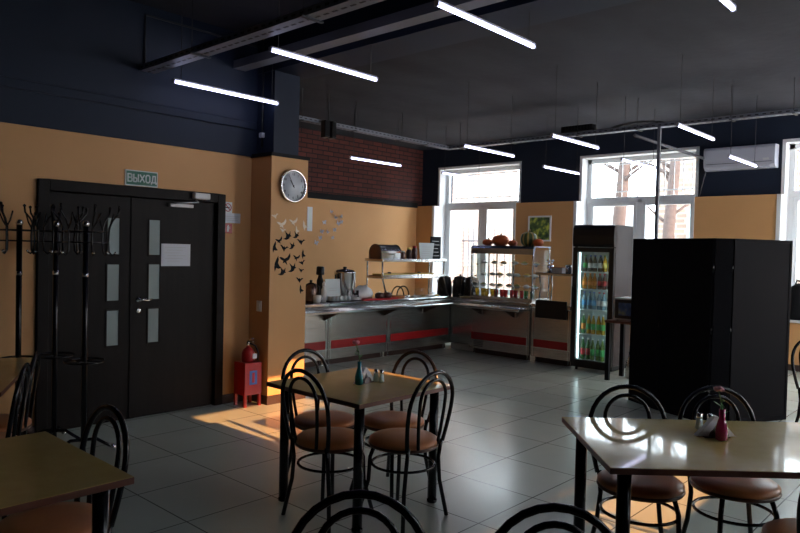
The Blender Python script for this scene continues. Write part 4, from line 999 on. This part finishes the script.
def bottle(liq, lab, cap, h, r=.031):
    t = thing('bottle', '', 'bottle')
    MB().lathe([(r*.8, 0), (r, .008), (r, h*.58), (r*.85, h*.68), (r*.42, h*.86), (r*.42, h*.93)], n=14).build('body', liq, t)
    MB().lathe([(r*.48, h*.93), (r*.48, h)], n=12).build('cap', cap, t)
    MB().lathe([(r*1.02, h*.22), (r*1.02, h*.52)], n=14).build('bottle_label', lab, t)
    return t
rows = [(SH[0], .225, [('darkbottle', 'labelgreen', 'capgreen', 'dark bottle with green label', 1), ('darkbottle', 'labelwhite', 'capblue', 'dark bottle with pale label', 3), ('juiceyellow', 'labelyellow', 'capgreen', 'yellow labelled bottle', 2)], 'top'),
 (SH[1], .215, [('sodaorange', 'labelorange', 'labelorange', 'orange soda bottle', 3), ('sodacola', 'labelred', 'capred', 'dark cola bottle with red label', 3)], 'second'),
 (SH[2], .24, [('water', 'labelblue', 'capblue', 'blue water bottle', 3), ('water', 'labelwhite', 'capred', 'clear water bottle with red cap', 3)], 'third'),
 (SH[3], .27, [('sodagreen', 'labelorange', 'labelwhite', 'green bottle with orange label', 1), ('juiceyellow', 'labelgreen', 'labelwhite', 'amber juice bottle with green label', 4), ('water', 'labelblue', 'labelwhite', 'pale blue labelled bottle', 1)], 'fourth'),
 (.14, .30, [('sodagreen', 'labelred', 'labelwhite', 'green bottle with red label', 2), ('sodalime', 'labelgreen', 'labelwhite', 'lime green bottle', 4)], 'bottom')]
for z, h, kinds, rn in rows:
    i = 0
    for liq, lb, cp, desc, n in kinds:
        p = bottle(liq, lb, cp, h); p['label'] = '%s on the %s shelf of the fridge' % (desc, rn); p['group'] = '%ss on the %s shelf' % (desc, rn)
        for k in range(n):
            loc = (-4.60+.125+i*.072, 8.57+.13+.012*(i % 2), z+.003)
            if k == 0: p.location = loc
            else: dup(p, loc)
            i += 1

# side table with microwave
t = thing('side_table', 'dark side table with black legs right of the fridge', 'table', (-3.42, 8.35, 0))
MB().box(-.50, .50, -.18, .32, .735, .765).build('tabletop', 'tableedge', t, bevel=.003)
for x in (-.45, .45):
    for y in (-.15, .27): MB().box(x-.025, x+.025, y-.025, y+.025, 0, .735).build('leg', 'black_matt', t)
t = thing('microwave', 'microwave with glossy dark window on the side table', 'microwave', (-3.58, 8.42, .765))
MB().box(-.26, .26, -.16, .2, .01, .29).build('body', 'grey_plastic', t, bevel=.008)
MB().box(-.24, .16, -.168, -.16, .03, .27).build('door', 'black_plastic', t, bevel=.004)
MB().box(-.19, .11, -.1695, -.168, .07, .23).build('door_window', picmat('microwave_window_film', [(.3, (.01, .01, .02)), (.7, (.35, .35, .10)), (.5, (.03, .09, .25))], 7), t)  # blue and yellow reflection painted into the window colour
MB().box(.18, .25, -.166, -.16, .03, .27).build('control_panel', 'grey_plastic', t)
m = MB()
for x in (-.22, .22):
    for y in (-.12, .16): m.lathe([(.015, 0), (.015, .012)], (x, y, 0), 8)
m.build('feet', 'black_plastic', t)
t = thing('canister', 'grey canister on the floor under the side table', 'canister', (-3.72, 8.55, 0)); MB().lathe([(.05, 0), (.06, .01), (.06, .22), (.03, .28), (.025, .32)], n=18).build('body', 'steel', t); MB().lathe([(.028, .32), (.028, .35)], n=12).build('cap', 'black_plastic', t)
# bag on sill at the right
m2 = MB().lathe([(.12, 0), (.17, .04), (.18, .2), (.16, .38), (.10, .48), (.04, .52), (.001, .53)], n=22, sy=.55); rr = random.Random(9); b = MB()
b.add([(x*(1+rr.uniform(-.08, .08)), y*(1+rr.uniform(-.1, .1)), z) for x, y, z in m2.v], m2.f, True)
t = thing('backpack', 'black bag on the window sill at the right edge', 'bag', (-2.36, 11.10, WZ0+.005)); b.build('body', 'black_matt', t); MB().tube([(-.05, 0, .5), (-.04, 0, .56), (.04, 0, .56), (.05, 0, .5)], .012, 8).build('strap', 'black_matt', t)

# ================================================================== labels of repeats, told apart by their place in the row
ORD = ['', 'second', 'third', 'fourth', 'fifth', 'sixth', 'seventh', 'eighth', 'ninth', 'tenth', 'eleventh', 'twelfth', 'thirteenth', 'fourteenth', 'fifteenth', 'sixteenth', 'seventeenth']
def rank(group, key, first_, last_, frm):
    L = sorted([o for o in bpy.data.objects if o.get('group') == group], key=key)
    for i, o in enumerate(L):
        o['label'] = (first_ if i == 0 else last_ if i == len(L)-1 else '%s from %s' % (ORD[i], frm)) + ': ' + o['label']
for g in {o.get('group') for o in bpy.data.objects if o.get('group')}:
    if g in ('black bird decals on the pillar', 'pale bird decals on the pillar', 'silver butterflies on the back wall'):
        rank(g, lambda o: -o.location.z, 'topmost', 'lowest', 'top')
    elif 'on the' in g and ('bottle' in g or 'shelf of the case' in g) or g.startswith('glasses of'):
        if len([1 for o in bpy.data.objects if o.get('group') == g]) > 1: rank(g, lambda o: o.location.x, 'leftmost', 'rightmost', 'left')
    elif g == 'plates along the left counter': rank(g, lambda o: o.location.y, 'leftmost', 'rightmost', 'left')
